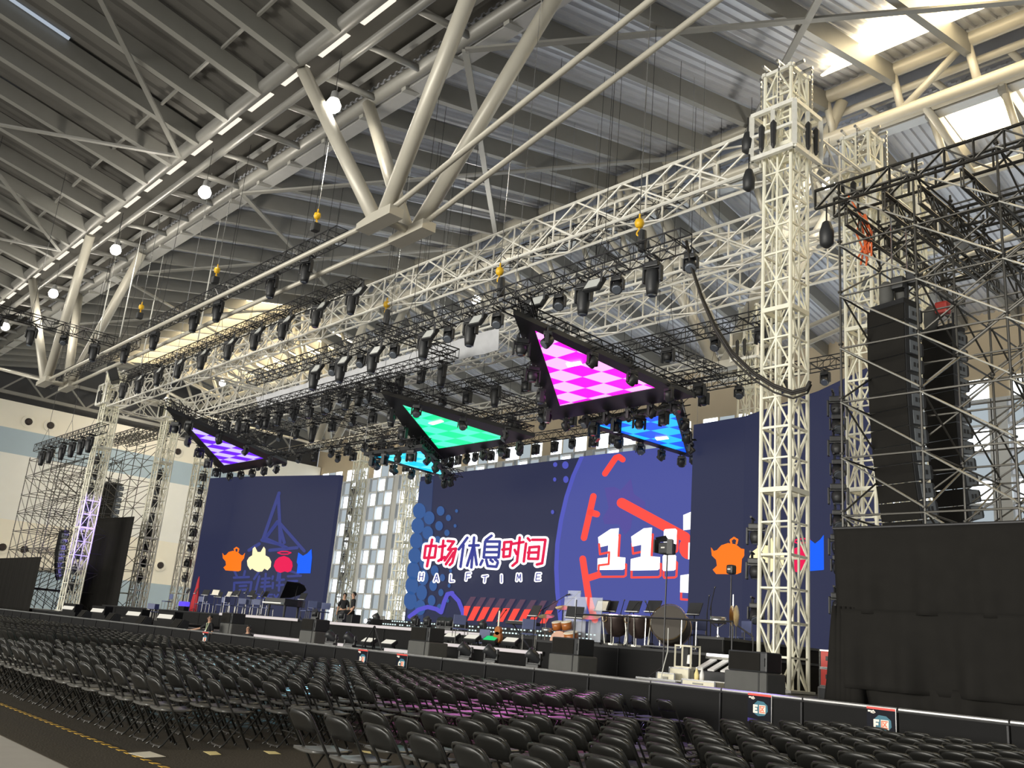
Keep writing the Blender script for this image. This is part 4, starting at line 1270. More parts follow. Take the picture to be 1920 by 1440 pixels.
drape('black_drape', 'upper black drape hung across the foot of the right scaffold', SX - .06, -1.5, SY - .22, 2.72, 4.42, 4, .09)
drape('black_drape', 'long middle black drape bunched at its left edge on the right scaffold', SX - .03, -1.5, SY - .26, 1.28, 2.80, 5, .13)
drape('black_drape', 'lowest black drape of the right scaffold, just above the barrier rail', SX + .5, -1.5, SY - .16, .95, 1.42, 6, .14, None, 6)
b = MB()
for i in range(5): b.lathe([(.05, 1.9), (.11, 1.2), (.16, .5), (.22, 0)], c=(SX - .05 + .09 * i, SY - .3 + .03 * i, .95), n=8)
tag(b.build('drape_gather', M['drape'], None, (SX, SY, .95), True), 'black cloth gathered in folds at the left edge of the right scaffold drape', 'drape')
tag(MB().tube((SX - .1, SY - .22, 4.44), (-1.5, SY - .22, 4.44), .035, 8).build('drape_pole', M['black_steel'], None, (SX, SY - .22, 4.44)), 'thin pole along the top edge of the right drape', 'pole')
# side panel of drape going back
ob = drape('black_drape', 'black drape closing the stage side of the right scaffold', 0, 6.0, 0, .95, 4.4, 9, .05)
ob.rotation_euler = (0, 0, math.pi / 2); ob.location = (SX - .08, SY, .95)

# left side: dark scaffold, speaker columns and drapes mirrored beyond the silver towers
scaffold('wide dark scaffold left of the leftmost silver tower', -75.5, 18.6, 4, 2, 2.0, 2.0, 8, 1.21, 1.32, M['scaf'])
n0, n1 = on_y(188, 838, 23.0), on_y(254, 850, 23.0)
scaffold('narrow dark scaffold between the two left silver towers', n0.x, 23.0, 2, 1, (n1.x - n0.x) / 2, 2.0, 8, 1.21, (n0.z - 1.21) / 8, M['scaf'])
l0 = on_y(70, 845, 17.6); l1 = on_y(196, 795, 17.6)
black_truss('short black truss with a row of lights at the top of the left scaffold', (l1.x, 17.6, l0.z - .1), (l0.x, 17.6, l0.z - .1), .5, .5)
for i, px in enumerate((168, 153, 137, 120, 99, 85)):
    p = on_y(px, 830, 17.6); place(HEAD, (p.x, 17.6, l0.z - .15), .3, 'black moving head, %s from the right under the left scaffold truss' % nth(i + 1), 'heads under the left scaffold truss')
for i in range(3):
    box_truss('ladder_truss', 'dark ladder beam over the narrow left scaffold, %s from the front' % nth(i + 1), (n0.x - .3, 22.9 + 1.1 * i, n0.z + .1 + .2 * i), (n1.x + .3, 22.9 + 1.1 * i, n0.z + .1 + .2 * i), .3, .5, .7, .03, .02, M['scaf'], 'truss', None, 'L', 4)
pl = on_y(206, 908, 23.6)
line_array('left black speaker column hung over the tall black curtain', (pl.x, 23.6, pl.z), 11, 1.5, .7, .44, 0, 8, .5)
pl = on_y(112, 998, 19.5)
line_array('thin black speaker column in front of the left scaffold', (pl.x, 19.5, pl.z), 8, .7, .6, .4, 0, 22, -.2)
drape('black_drape', 'low black drape across the foot of the left scaffold', -76.5, -66.4, 18.4, .95, 4.5, 12, .06)
d0 = on_y(178, 978, 22.3); d1 = on_y(249, 990, 22.9); dd = d1 - d0
ob = drape('black_drape', 'tall black curtain between the two left silver towers', 0, dd.xy.length, 0, 1.0, d0.z, 14, .05)
ob.rotation_euler = (0, 0, math.atan2(dd.y, dd.x)); ob.location = (d0.x, 22.3, 1.2)

# ------------------------------------------------------------------ stage decks and skirts
def deck(label, x0, x1, y0, y1, z, z0=0.0):
    t = thing('stage_deck', label, 'stage', ((x0 + x1) / 2, y0, z0))
    o = t.location
    MB().box(((x0 + x1) / 2, (y0 + y1) / 2, z - .03), (x1 - x0, y1 - y0, .06)).build('top', M['stage_top'], t, o)
    MB().box(((x0 + x1) / 2, (y0 + y1) / 2 + .02, (z0 + z - .06) / 2), (x1 - x0 - .04, y1 - y0 - .04, z - .06 - z0)).build('skirt', M['stage_black'], t, o)
    n = max(1, int((x1 - x0) / 2.44)); k = MB()
    for i in range(n + 1): k.box((x0 + .03 + (x1 - x0 - .06) * i / n, y0 - .004, (z + z0) / 2), (.02, .02, z - z0 - .1))
    k.build('panel_seam', M['tape_black'], t, o)
    return t


deck('low front deck of the stage along the barrier', -78, 2, 16.35, 18.5, DECK)
deck('tall black riser at the right carrying the drums and timpani', -19.3, -13.2, 18.5, 24, 1.74)
deck('higher black riser block beside the nearest tower', -14.0, -13.2, 18.7, 24, 2.12, 1.745)
deck('middle stage deck edged with a white strip, in front of the drum kit', -23.6, -19.3, 18.5, 22, 1.43)
deck('low black deck in the middle of the stage front', -46, -23.6, 18.5, 22, 1.06)
deck('upper stage deck edged with a long white strip', -64, -19.3, 22, 38, 1.84)
deck('rear stage deck under the left end of the left screen', -71, -64, 28.4, 38, 1.84, 1.205)
deck('right rear stage deck below the right screen', -19.3, -10.2, 24, 32, 1.74)
deck('left side deck below the silver towers', -78, -46, 18.5, 22, 1.2)
deck('floor of the right wing behind the nearest tower', -13.2, 2, 18.5, 24, .99)
deck('left wing deck behind the leftmost tower', -78, -64, 22, 38, 1.2)


def strip(label, p, q, h=.12):
    t = thing('edge_light_strip', label, 'light strip', p, 'white light strips')
    o = t.location
    MB().beam(p, q, .05, h).build('housing', M['chrome_dull'], t, o)
    MB().beam(V(p) + V((0, -.03, 0)), V(q) + V((0, -.03, 0)), .02, h * .8).build('diffuser', M['led_edge'], t, o)


strip('white light strip on the edge of the middle deck, before the drum kit', (-23.3, 18.46, 1.38), (-18.95, 18.46, 1.38), .11)
strip('longest white light strip, along the edge of the upper stage deck', (-38.0, 21.95, 1.80), (-25.2, 21.95, 1.80), .13)
strip('white light strip on the upper deck edge left of the person at the barrier', (-46.5, 21.95, 1.82), (-38.5, 21.95, 1.82), .14)
strip('white light strip low on the deck right of the dark-haired head', (-33.6, 17.4, 1.06), (-29.8, 17.4, 1.06), .12)
strip('short white light strip low on the deck behind the leftmost lettered signs', (-25.2, 17.6, 1.06), (-23.0, 17.6, 1.06), .12)
strip('shortest white light strip, on the deck between two black boxes', (-28.2, 17.5, 1.06), (-27.0, 17.5, 1.06), .12)

# LED dotted steps below the main screen
for i in range(3):
    y0, z0 = 34.6 - i * .9, 2.45 - i * .22
    t = thing('led_step', '%s dotted light step below the main screen, counted from the top' % nth(i + 1), 'step', (-41, y0, 1.84), 'dotted light steps')
    MB().box((-40.5, y0, (1.84 + z0) / 2), (19 - i, .5, z0 - 1.84)).build('riser', M['stage_top'], t, t.location)
    k = MB()
    for j in range(70):
        if (j * 7 + i * 3) % 11 > 1: k.box((-49 + i * .6 + j * .25, y0 - .26, z0 - .08), (.12, .02, .07))
    k.build('dots', M['led_dot'], t, t.location)

# ------------------------------------------------------------------ crowd barrier
BY, BZ = 15.7, 1.07
PITCH = 1.74
pan = thing('barrier_panel', '', 'barrier')
MB().box((0, 0, .50), (PITCH - .02, .05, .98)).build('panel', M['stage_black'], pan)
MB().tube((-PITCH / 2 + .015, -.02, BZ - .03), (PITCH / 2 - .015, -.02, BZ - .03), .032, 8).build('top_rail', M['rail'], pan)
MB().box((PITCH / 2 - .03, -.03, .5), (.03, .03, .96)).build('edge_post', M['black_steel'], pan)
MB().beam((0, .05, .9), (0, .55, .02), .05, .05).build('rear_strut', M['black_steel'], pan)
freeze(pan)
xs = [-5.0 + PITCH * (k + .0) for k in range(3, -36, -1)]
landmark = {}
for k, x in enumerate(xs):
    lab = 'black barrier panel with a steel top rail, %s from the right end' % nth(k + 1)
    if k == 0: pan.location = (x, BY, 0); pan['label'] = lab; pan['group'] = 'crowd barrier panels'
    else: dup(pan, (x, BY, 0), None, lab, 'crowd barrier panels')

# lettered block signs on the barrier
SG = dict(card=mat('sign_navy_card', srgb(9, 12, 26), .6, 0, 0, 6, 0, .2), top=mat('sign_red_band', srgb(226, 74, 64), .45), foot=mat('sign_violet_band', srgb(52, 34, 128), .45), teal=mat('sign_teal', srgb(52, 112, 132), .5),
          white=mat('sign_white', srgb(250, 238, 226), .5), orange=mat('sign_orange', srgb(238, 120, 84), .5))
QU = [[(1.0, 1.0), (0.06, 1.0), (0.06, 0.0), (1.0, 0.0)], [(.30, .78), (.80, .24)], [(.78, .80), (.30, .22)]]
GL = {'D': [[(0, 0), (0, 1), (.5, .95), (.8, .65), (.8, .35), (.5, .05), (0, 0)]], 'E': [[(.8, 1), (0, 1), (0, 0), (.8, 0)], [(0, .5), (.65, .5)]], 'F': [[(.8, 1), (0, 1), (0, 0)], [(0, .5), (.65, .5)]],
      'C': [[(.8, .9), (.4, 1), (.05, .75), (0, .5), (.05, .25), (.4, 0), (.8, .1)]], 'B': [[(0, 0), (0, 1), (.6, .95), (.7, .75), (.55, .55), (0, .5)], [(.55, .55), (.8, .3), (.6, .03), (0, 0)]]}


def flat_strokes(lines, x0, z0, w, h, th, y):
    b = MB()
    for ln in lines:
        for i in range(len(ln) - 1):
            y_ = y - .0007 * (len(b.f) // 6); p = V((x0 + ln[i][0] * w, y_, z0 + ln[i][1] * h)); q = V((x0 + ln[i + 1][0] * w, y_, z0 + ln[i + 1][1] * h)); d = (q - p).normalized() * th * .4
            b.beam(p - d, q + d, .004, th, (q - p).cross(V((0, 1, 0))))
    return b


def sign(letter, x, w, label):
    h = w * 1.0; y = BY - .055; z = BZ - .03 - h
    t = thing('block_sign', label, 'sign', (x, y, z), 'lettered block signs'); 
    MB().box((0, 0, h / 2), (w, .012, h)).build('card', SG['card'], t)
    MB().box((0, -.008, h - h * .035), (w, .006, h * .07)).build('top_band', SG['top'], t)
    MB().poly([(-w / 2, -.009, h * .13), (-w / 2, -.009, .0), (w / 2, -.009, 0), (w * .35, -.009, h * .05)]).build('bottom_band', SG['foot'], t)
    MB().poly([(-w * .22, -.008, h * .30), (-w * .05, -.008, h * .22), (w * .22, -.008, h * .26), (w * .36, -.008, h * .42), (w * .34, -.008, h * .62), (w * .18, -.008, h * .74), (-w * .08, -.008, h * .76), (-w * .24, -.008, h * .62)]).build('splash', SG['teal'], t)
    flat_strokes([[(0, .5), (.3, .5)], [(0, .75), (.3, .75)], [(.5, .2), (.9, .9)], [(.45, .7), (1, .6)], [(.7, .1), (1, .1)], [(.9, .9), (1.2, .3)]], -w * .44, h * .80, w * .2, h * .10, w * .03, -.011).build('small_mark', SG['white'], t)
    flat_strokes(GL[letter], -w * .22, h * .36, w * .16, h * .22, w * .075, -.014).build('letter', SG['white'], t)
    MB().box((w * .13, -.0115, h * .47), (w * .27, .003, h * .30)).build('square', SG['white'], t)
    flat_strokes(QU, w * .02, h * .365, w * .21, h * .21, w * .034, -.016).build('character', SG['orange'], t)
    MB().box((w / 2 + .006, 0, h / 2), (.012, .02, h)).build('edge_strip', M['rail'], t)


for px, py, L, lab in ((1424, 1323, 'E', 'dark block sign reading E with a red top band, before the nearest tower'), (1652, 1345, 'F', 'dark block sign reading F with a red top band, on the right of the barrier'),
                       (753, 1238, 'C', 'small dark block sign with white letters, right one of the pair mid-barrier'), (680, 1227, 'D', 'small dark block sign with white letters, left one of the pair mid-barrier'),
                       (384, 1196, 'B', 'small block sign hung on the barrier below the person with a lanyard')):
    p = on_y(px, py, BY - .06); sign(L, p.x, .50, lab)

# ------------------------------------------------------------------ gear on the stage
def P(px, Y, z, py=1200):
    p = on_y(px, py, Y)
    for _ in range(6):       # walk to the height wanted, in that column of the view
        q = on_y(px, py, Y); e = q.z - z
        py += e * 40
    return V((on_y(px, py, Y).x, Y, z))


def speaker_box(label, px, Y, z, w, h, d, base=None):
    p = P(px, Y, z); t = thing('front_fill_speaker', label, 'speaker', p)
    MB().rbox((0, 0, h / 2), (w, d, h), .03).build('cabinet', M['fixture'], t)
    MB().box((-w * .06, -d / 2 - .01, h / 2), (w * .78, .02, h * .86)).build('grille', M['drape'], t)
    MB().box((w / 2 - .06, -d / 2 - .01, h * .5), (.04, .03, h * .4)).build('handle', M['black_plastic'], t)


def cloth_box(label, px, Y, z, w, h, d):
    p = P(px, Y, z); t = thing('covered_subwoofer', label, 'speaker', p)
    MB().rbox((0, 0, h / 2), (w, d, h), .04).build('cover', M['grey_cloth'], t)
    MB().box((w * .32, -d / 2 - .004, h / 2), (.03, .012, h * .96)).build('seam', M['tape_black'], t)


for px, lab in ((1415, 'in front of the nearest tower'), (1073, 'in front of the drum riser'), (800, 'below the long white strip, centre'), (590, 'left of the low white strips'), (436, 'between the person and the dark-haired head')):
    w = 1.0
    cloth_box('grey cloth-covered subwoofer behind the barrier, ' + lab, px, 17.0, DECK, w, .42, .7)
    speaker_box('black front-fill speaker on a covered subwoofer, ' + lab, px, 17.0, DECK + .42, w * .92, .40, .55)

# cases and lit pedal board near the nearest tower
def case(name, label, cat, px, Y, z, w, h, d, m, extra=None):
    p = P(px, Y, z); t = thing(name, label, cat, p)
    MB().rbox((0, 0, h / 2), (w, d, h), .02).build('body', m, t)
    k = MB()
    for sx in (-1, 1):
        for sy in (-1, 1): k.beam((sx * w / 2, sy * d / 2, 0), (sx * w / 2, sy * d / 2, h), .03, .03)
        for zz in (0.01, h): k.beam((-w / 2, sx * d / 2, zz), (w / 2, sx * d / 2, zz), .03, .03)
    k.build('edge_trim', M['chrome'], t)
    MB().box((0, -d / 2 - .012, h * .55), (w * .3, .02, h * .22)).build('latch', M['chrome_dull'], t)
    return t


p = P(1288, 17.6, DECK + .36); t = thing('equipment_rack', 'open cream-framed equipment rack beside the lit light bars', 'rack', p)
k = MB()
for sx in (-.22, -.02, .22):
    for sy in (-.16, .16): k.beam((sx, sy, 0), (sx, sy, .5), .035, .035)
for z in (.018, .48):
    for sy in (-.16, .16): k.beam((-.22, sy, z), (.22, sy, z), .035, .035)
    for sx in (-.22, .22): k.beam((sx, -.16, z), (sx, .16, z), .035, .035)
k.build('frame', M['cream_frame'], t); MB().box((-.12, .1, .25), (.17, .08, .42)).build('unit', M['black_plastic'], t); MB().lathe([(.06, .1), (.05, .28), (.02, .3)], c=(.10, -.05, 0), n=10).build('holder', M['white_plastic'], t)
case('drawer_case', 'cream drawer case under the open equipment rack', 'case', 1284, 17.6, DECK, .55, .35, .45, M['cream_frame'])
case('drawer_case', 'low cream case left of the drawer case', 'case', 1258, 17.3, DECK, .5, .22, .4, M['cream_frame'])
case('rack_tray', 'cream tray with two square openings at the deck edge', 'tray', 1318, 16.9, DECK, .85, .14, .35, M['cream_frame'])
case('cable_tray_box', 'long flat metal tray at the deck edge under the stand light', 'tray', 1240, 16.8, DECK, 1.1, .08, .4, M['chrome_dull'])
for i, px in enumerate((1306, 1316)):
    p = P(px, 17.0, DECK + .14); t = thing('bottle', 'pale plastic bottle on the cream tray, %s one' % ('left', 'right')[i], 'bottle', p)
    MB().lathe([(.05, 0), (.055, .12), (.03, .19), (.02, .24)], n=10).build('body', M['paper_y' if i == 0 else 'white_plastic'], t, smooth=True); MB().lathe([(.022, .24), (.022, .27)], n=8).build('cap', M['white_plastic'], t)
pb = P(1340, 17.9, DECK)
t = thing('light_bar_case', 'open case with glowing light bars in front of the drum riser', 'light', pb)
MB().rbox((.1, 0, .17), (1.1, .7, .34), .02).build('case', M['black_plastic'], t)
rot = Matrix.Rotation(math.radians(22), 3, 'X')
for i in range(3): MB().box((-.25 + .34 * i, .0, .48), (.17, .62, .03), rot).build('tilted_plate', M['white_plastic'], t)
k = MB()
for i in range(14): k.box((-.42 + .08 * i, .30, .70), (.06, .03, .06))
k.build('led_row', M['led_white'], t); MB().box((.1, .34, .67), (1.2, .04, .12)).build('led_housing', M['chrome_dull'], t)
for i, z in enumerate((DECK + .25, DECK + .62)):
    p = P(1563, 18.9, z); t = case('flight_case', ('lower', 'upper')[i] + ' red flight case beside the right drape', 'case', 1563, 18.9, z, .40, .36, .4, M['red'])
    MB().rbox((0, -.215, .2), (.12, .02, .09), .006).build('handle_dish', M['black_plastic'], t)
case('equipment_stack', 'dark box with cream base under the red flight cases', 'case', 1566, 18.7, .95, .5, .28, .45, M['black_plastic'])

# lamp on a tall stand
p = P(1242, 17.2, DECK); t = thing('stand_light', 'black lamp on a tall thin stand before the clock screen', 'stage light', p)
MB().tube((0, 0, .03), (0, 0, 2.85), .018, 6).build('pole', M['black_steel'], t)
k = MB()
for a in (0, 2.1, 4.2): k.tube((0, 0, .35), (.45 * math.cos(a), .45 * math.sin(a), .02), .014, 5)
k.build('tripod', M['black_steel'], t)
hd = MB().rbox((0, -.02, 2.98), (.30, .3, .26), .03).build('head', M['fixture'], t); k = MB()
k.box((-.2, -.16, 3.02), (.04, .2, .3)); k.box((.2, -.16, 3.0), (.12, .2, .34), Matrix.Rotation(.5, 3, 'Z')); k.poly([(-.18, -.18, 3.12), (.2, -.18, 3.12), (.2, -.34, 3.24), (-.1, -.34, 3.2)]); k.build('barn_door', M['fixture'], hd)
MB().box((0, -.18, 2.99), (.10, .01, .03)).build('lamp_slot', M['panel_lit'], hd)
MB().path([P(1253, 17.25, 2.2), P(1252, 17.2, 1.7), P(1244, 17.0, 1.35), P(1238, 16.9, DECK + .02)], .014, 5).build('power_cable', M['rope'], t, p)
p = P(1368, 20.5, 1.74); t = thing('stand_light', 'small black lamp on a stand left of the nearest tower', 'stage light', p)
MB().tube((0, 0, .02), (0, 0, 2.0), .018, 6).build('pole', M['black_steel'], t); MB().rbox((0, 0, 2.15), (.2, .2, .24), .05).build('head', M['fixture'], t); MB().box((0, -.11, 2.15), (.08, .02, .03)).build('lamp_slot', M['panel_lit'], t)

# percussion on the riser
RZ = 1.76
def timpani(label, px):
    p = P(px, 19.6, RZ); t = thing('timpani', label, 'drum', p, 'timpani on the riser')
    MB().lathe([(.08, .22), (.24, .30), (.34, .48), (.38, .70), (.385, .76)], n=20).build('kettle', M['copper'], t, smooth=True)
    MB().lathe([(.40, .75), (.40, .80), (.38, .81)], n=20).build('rim', M['chrome'], t); MB().lathe([(.38, .805), (.01, .812)], n=20).build('drumhead', M['paper'], t)
    k = MB()
    for a in range(5): q = a * 1.256; k.tube((.40 * math.cos(q), .40 * math.sin(q), .78), (.30 * math.cos(q), .30 * math.sin(q), .03), .016, 5)
    k.lathe([(.3, 0), (.3, .05), (.25, .05)], n=14); k.build('frame', M['chrome_dull'], t)
    MB().path(arc((-.1, -.40, .68), .09, 0, 6.0, 12), .012, 5).build('tuning_ring', M['brass'], t)


timpani('large dark timpani on the riser, left of the pair', 1154); timpani('large dark timpani on the riser, right of the pair, beside the bass drum', 1197)
p = P(1256, 19.6, RZ); t = thing('concert_bass_drum', 'big concert bass drum in a silver frame, before the clock screen', 'drum', p)
ax = V((.35, -.9, .32)).normalized(); c = V((0, 0, .60))
MB().lathe([(.46, -.24), (.46, .24)], c=c, axis=ax, n=28).build('shell', M['drumskin'], t, smooth=True)
MB().lathe([(.45, .245), (.01, .25)], c=c, axis=ax, n=28).build('drumhead', M['drumskin'], t)
k = MB()
for s in (-.25, .25): k.lathe([(.475, s - .025), (.49, s), (.475, s + .025)], c=c, axis=ax, n=28, caps=False)
k.build('hoop', M['brass'], t)
k = MB()
for s in (-1, 1): k.path([(s * .58, -.3, .04), (s * .58, -.3, .75), (s * .58, .3, .75), (s * .58, .3, .04)], .02, 6)
for y in (-.3, .3): k.tube((-.6, y, .05), (.6, y, .05), .025, 6)
k.build('stand', M['chrome'], t)
p = P(1345, 19.4, RZ); t = thing('snare_drum', 'chrome snare drum on a stand right of the bass drum', 'drum', p)
MB().lathe([(.2, .70), (.2, .86)], n=18).build('shell', M['chrome'], t, smooth=True); MB().lathe([(.195, .862), (.01, .866)], n=18).build('drumhead', M['paper'], t)
k = MB()
for a in range(3): k.tube((0, 0, .45), (.32 * math.cos(a * 2.1), .32 * math.sin(a * 2.1), 0), .014, 5)
for a in range(3): k.tube((0, 0, .6), (.18 * math.cos(a * 2.1), .18 * math.sin(a * 2.1), .7), .012, 5)
k.tube((0, 0, .3), (0, 0, .62), .016, 6); k.build('stand', M['chrome'], t)
p = P(1373, 19.4, RZ); t = thing('cymbal_pair', 'pair of cymbals hung upright on a chrome stand right of the snare drum', 'cymbals', p)
MB().lathe([(.01, .03), (.07, .02), (.25, -.02)], c=(0, 0, .9), axis=(.9, .3, 0), n=18).build('cymbal', M['brass'], t); MB().lathe([(.01, .03), (.07, .02), (.25, -.02)], c=(.12, 0, .9), axis=(.9, .3, 0), n=18).build('cymbal', M['brass'], t)
MB().tube((0, 0, 0), (0, 0, 1.4), .016, 6).build('stand', M['chrome'], t)

p = P(1052, 19.3, 1.45); t = thing('drum_kit', 'amber drum kit with bronze cymbals left of the clear screen', 'drum kit', p)
MB().lathe([(.28, -.2), (.28, .2)], c=(0, 0, .3), axis=(.3, -1, 0), n=20).build('bass_drum', M['wood'], t, smooth=True)
for x, y, z, r in ((-.22, 0, .72, .15), (.16, 0, .74, .15), (.5, -.15, .45, .2)):
    d_ = MB().lathe([(r, -.1), (r, .1)], c=(x, y, z), axis=(0, -.3, 1), n=16).build('tom', M['wood'], t, smooth=True)
    MB().lathe([(r * 1.02, .1), (r * 1.02, .12), (.01, .122)], c=(x, y, z), axis=(0, -.3, 1), n=16).build('drumhead', M['paper'], d_)
MB().lathe([(.17, .52), (.17, .64)], c=(-.5, -.1, 0), n=16).build('snare', M['chrome'], t, smooth=True)
for x, y, z, r in ((-.7, 0, 1.0, .24), (-.25, .25, 1.28, .26), (.55, .2, 1.05, .28), (.95, .1, 1.05, .28)):
    MB().lathe([(.01, .03), (.06, .02), (r, -.03)], c=(x, y, z), axis=(.15, -.3, 1), n=18).build('cymbal', M['brass'], t)
    MB().tube((x, y, 0), (x, y, z), .012, 5).build('cymbal_stand', M['chrome'], t)
p = P(1084, 19.5, RZ); t = thing('clear_drum_screen', 'clear acrylic screen panels right of the drum kit', 'drum screen', p)
for i in range(3): MB().box((-.5 + .5 * i, .1 * abs(i - 1), .65), (.48, .02, 1.2)).build('panel', M['acrylic'], t)
MB().box((-.25, -.02, 1.32), (.5, .02, .2)).build('top_panel', M['acrylic'], t)
# riser handrail
t = thing('handrail', 'thin black handrail along the front of the drum riser', 'rail', (-19.0, 18.56, RZ))
o = t.location; xa = P(1076, 18.56, RZ).x; xb = P(1373, 18.56, RZ).x
MB().tube((xa, 18.56, RZ + .72), (xb, 18.56, RZ + .72), .022, 6).build('rail', M['black_steel'], t, o)
for px in (1076, 1176, 1372):
    x = P(px, 18.56, RZ).x; MB().tube((x, 18.56, RZ), (x, 18.56, RZ + (.72 if px != 1076 else 1.1)), .02, 6).build('post', M['black_steel'], t, o)
t = thing('stair_rail', 'black stair rail at the right of the drum riser', 'rail', P(1380, 19.8, RZ)); o = t.location
q0, q1 = P(1380, 19.8, RZ + .72), P(1412, 19.8, RZ + .45)
MB().tube(q0, q1, .02, 6).build('rail', M['black_steel'], t, o)
for f in (0, .5, 1): q = q0.lerp(q1, f); MB().tube(q, (q.x, q.y, RZ - .0), .016, 5).build('post', M['black_steel'], t, o)


def mic_stand(label, px, Y, z, h, lean):
    p = P(px, Y, z); t = thing('microphone_stand', label, 'microphone stand', p)
    MB().tube((0, 0, 0), (0, 0, h * .72), .014, 5).build('pole', M['black_steel'], t)
    k = MB()
    for a in range(3): k.tube((0, 0, .12), (.24 * math.cos(a * 2.1), .24 * math.sin(a * 2.1), .01), .01, 4)
    k.build('feet', M['black_steel'], t)
    MB().tube((-lean * .3, 0, h * .72 - .1), (lean, 0, h), .011, 5).build('boom', M['black_steel'], t); MB().tube((lean, 0, h), (lean * 1.16, 0, h + .03), .022, 6).build('microphone', M['fixture'], t)


for i, (px, Y, z, h, l, lab) in enumerate(((1013, 19.4, 1.44, 1.6, .9, 'left of the amber drum kit'), (1050, 20.2, 1.44, 1.75, .6, 'behind the amber drum kit'), (1161, 20.4, RZ, 1.25, .1, 'behind the left timpani'), (1176, 20.4, RZ, 1.2, .3, 'behind the right timpani'),
                          (1218, 20.0, RZ, 1.2, -.2, 'between timpani and bass drum'), (1324, 20, RZ, 1.4, .05, 'between bass drum and snare drum'), (1331, 19.9, RZ, 1.6, .1, 'just left of the snare drum'), (930, 19.6, 1.44, 1.1, .3, 'in front of the slanted red bars'))):
    mic_stand('black microphone stand ' + lab, px, Y, z, h, l)


def music_stand(label, px, Y, z, lit=None, h=1.05, rz=.2, name='music_stand'):
    p = P(px, Y, z); t = thing(name, label, 'music stand', p, None, rz)
    MB().tube((0, 0, 0), (0, 0, h), .014, 5).build('pole', M['black_steel'], t)
    k = MB()
    for a in range(3): k.tube((0, 0, .15), (.24 * math.cos(a * 2.1), .24 * math.sin(a * 2.1), .01), .01, 4)
    k.build('feet', M['black_steel'], t)
    R = Matrix.Rotation(math.radians(-22), 3, 'X')
    MB().box((0, 0, h + .1), (.50, .02, .36), R).build('desk', M['fixture'], t); MB().beam(R @ V((-.25, -.03, -.16)) + V((0, 0, h + .1)), R @ V((.25, -.03, -.16)) + V((0, 0, h + .1)), .06, .02).build('ledge', M['white_plastic'], t)
    if lit: MB().box(V((0, 0, h + .1)) + R @ V((0, -.014, 0)), (.40, .008, .28), R).build('sheet', M[lit], t)


ms = [(1073, 19.0, 1.44), (998, 19.2, 1.44), (1125, 20.6, RZ), (1140, 20.8, RZ), (1185, 20.5, RZ), (1300, 20.6, RZ), (1222, 20.2, RZ),
      (437, 23.5, 1.86), (455, 24.5, 1.86), (424, 24, 1.86), (466, 22.8, 1.86), (484, 22.8, 1.86), (492, 23.0, 1.86), (470, 26, 1.86), (562, 23.6, 1.86), (442, 22.6, 1.86), (398, 23, 1.86), (380, 23.6, 1.86), (404, 25, 1.86), (362, 22.5, 1.86), (346, 23.2, 1.86), (330, 22.8, 1.86)]
wh = ['right of the amber drum kit', 'left of the amber drum kit', 'behind the clear drum screen', 'left of the timpani', 'behind the right timpani', 'right of the bass drum', 'between timpani and bass drum'] + ['%s from the right among the stands before the left screen' % nth(i + 1) for i in range(15)]
order = sorted(range(7, 22), key=lambda i: -ms[i][0]); pos = {i: k for k, i in enumerate(order)}
for i, (px, Y, z) in enumerate(ms):
    music_stand('black music stand ' + (wh[i] if i < 7 else wh[7 + pos[i]]), px, Y, z, 'paper' if i % 7 == 2 else None, 1.0 if i != 8 else 1.25, random.uniform(-.4, .6))


# tilted light panels and monitors along the deck front
def floor_panel(label, px, Y, z, m, w=.5):
    p = P(px, Y, z); t = thing('floor_light_panel', label, 'stage light', p, None, .25)
    R = Matrix.Rotation(math.radians(-62), 3, 'X')
    MB().rbox((0, 0, .2), (w, .12, .34), .02, R).build('housing', M['fixture'], t); MB().box(V((0, 0, .2)) + R @ V((0, -.065, 0)), (w * .84, .012, .25), R).build('face', M[m], t)
    k = MB()
    for s in (-1, 1): k.beam((s * w * .4, .1, 0), (s * w * .4, 0, .22), .03, .05)
    k.build('stand', M['black_steel'], t)


for i, (px, Y, z, m) in enumerate(((957, 19.2, 1.43, 'panel_lit'), (920, 19.2, 1.43, 'led_green'), (884, 19.4, 1.43, 'panel_lit'), (846, 19.4, 1.43, 'panel_lit'), (728, 18.0, 1.05, 'panel_lit'), (690, 17.8, 1.05, 'panel_lit'))):
    floor_panel(('green-lit floor light panel on the middle deck' if m == 'led_green' else 'pale lit floor light panel on the deck, %s from the right' % nth(i + (1 if i == 0 else 0))), px, Y, z, m)
for i, (px, py) in enumerate(((133, 1140), (188, 1146), (256, 1151), (316, 1156))):
    p = P(px, 18.0, DECK, 1145); t = thing('floor_light_panel', 'long glowing white floor panel behind the left barrier, %s from the left' % nth(i + 1), 'stage light', p, 'white floor panels at the left', .3)
    R = Matrix.Rotation(math.radians(-30), 3, 'X')
    MB().rbox((0, 0, .45), (1.1, .5, .5), .03).build('box', M['stage_black'], t); MB().box((0, -.26, .52), (.95, .02, .34), R).build('face', M['panel_lit'], t); MB().rbox((0, .1, .12), (1.5, .8, .24), .02).build('base', M['stage_black'], t)
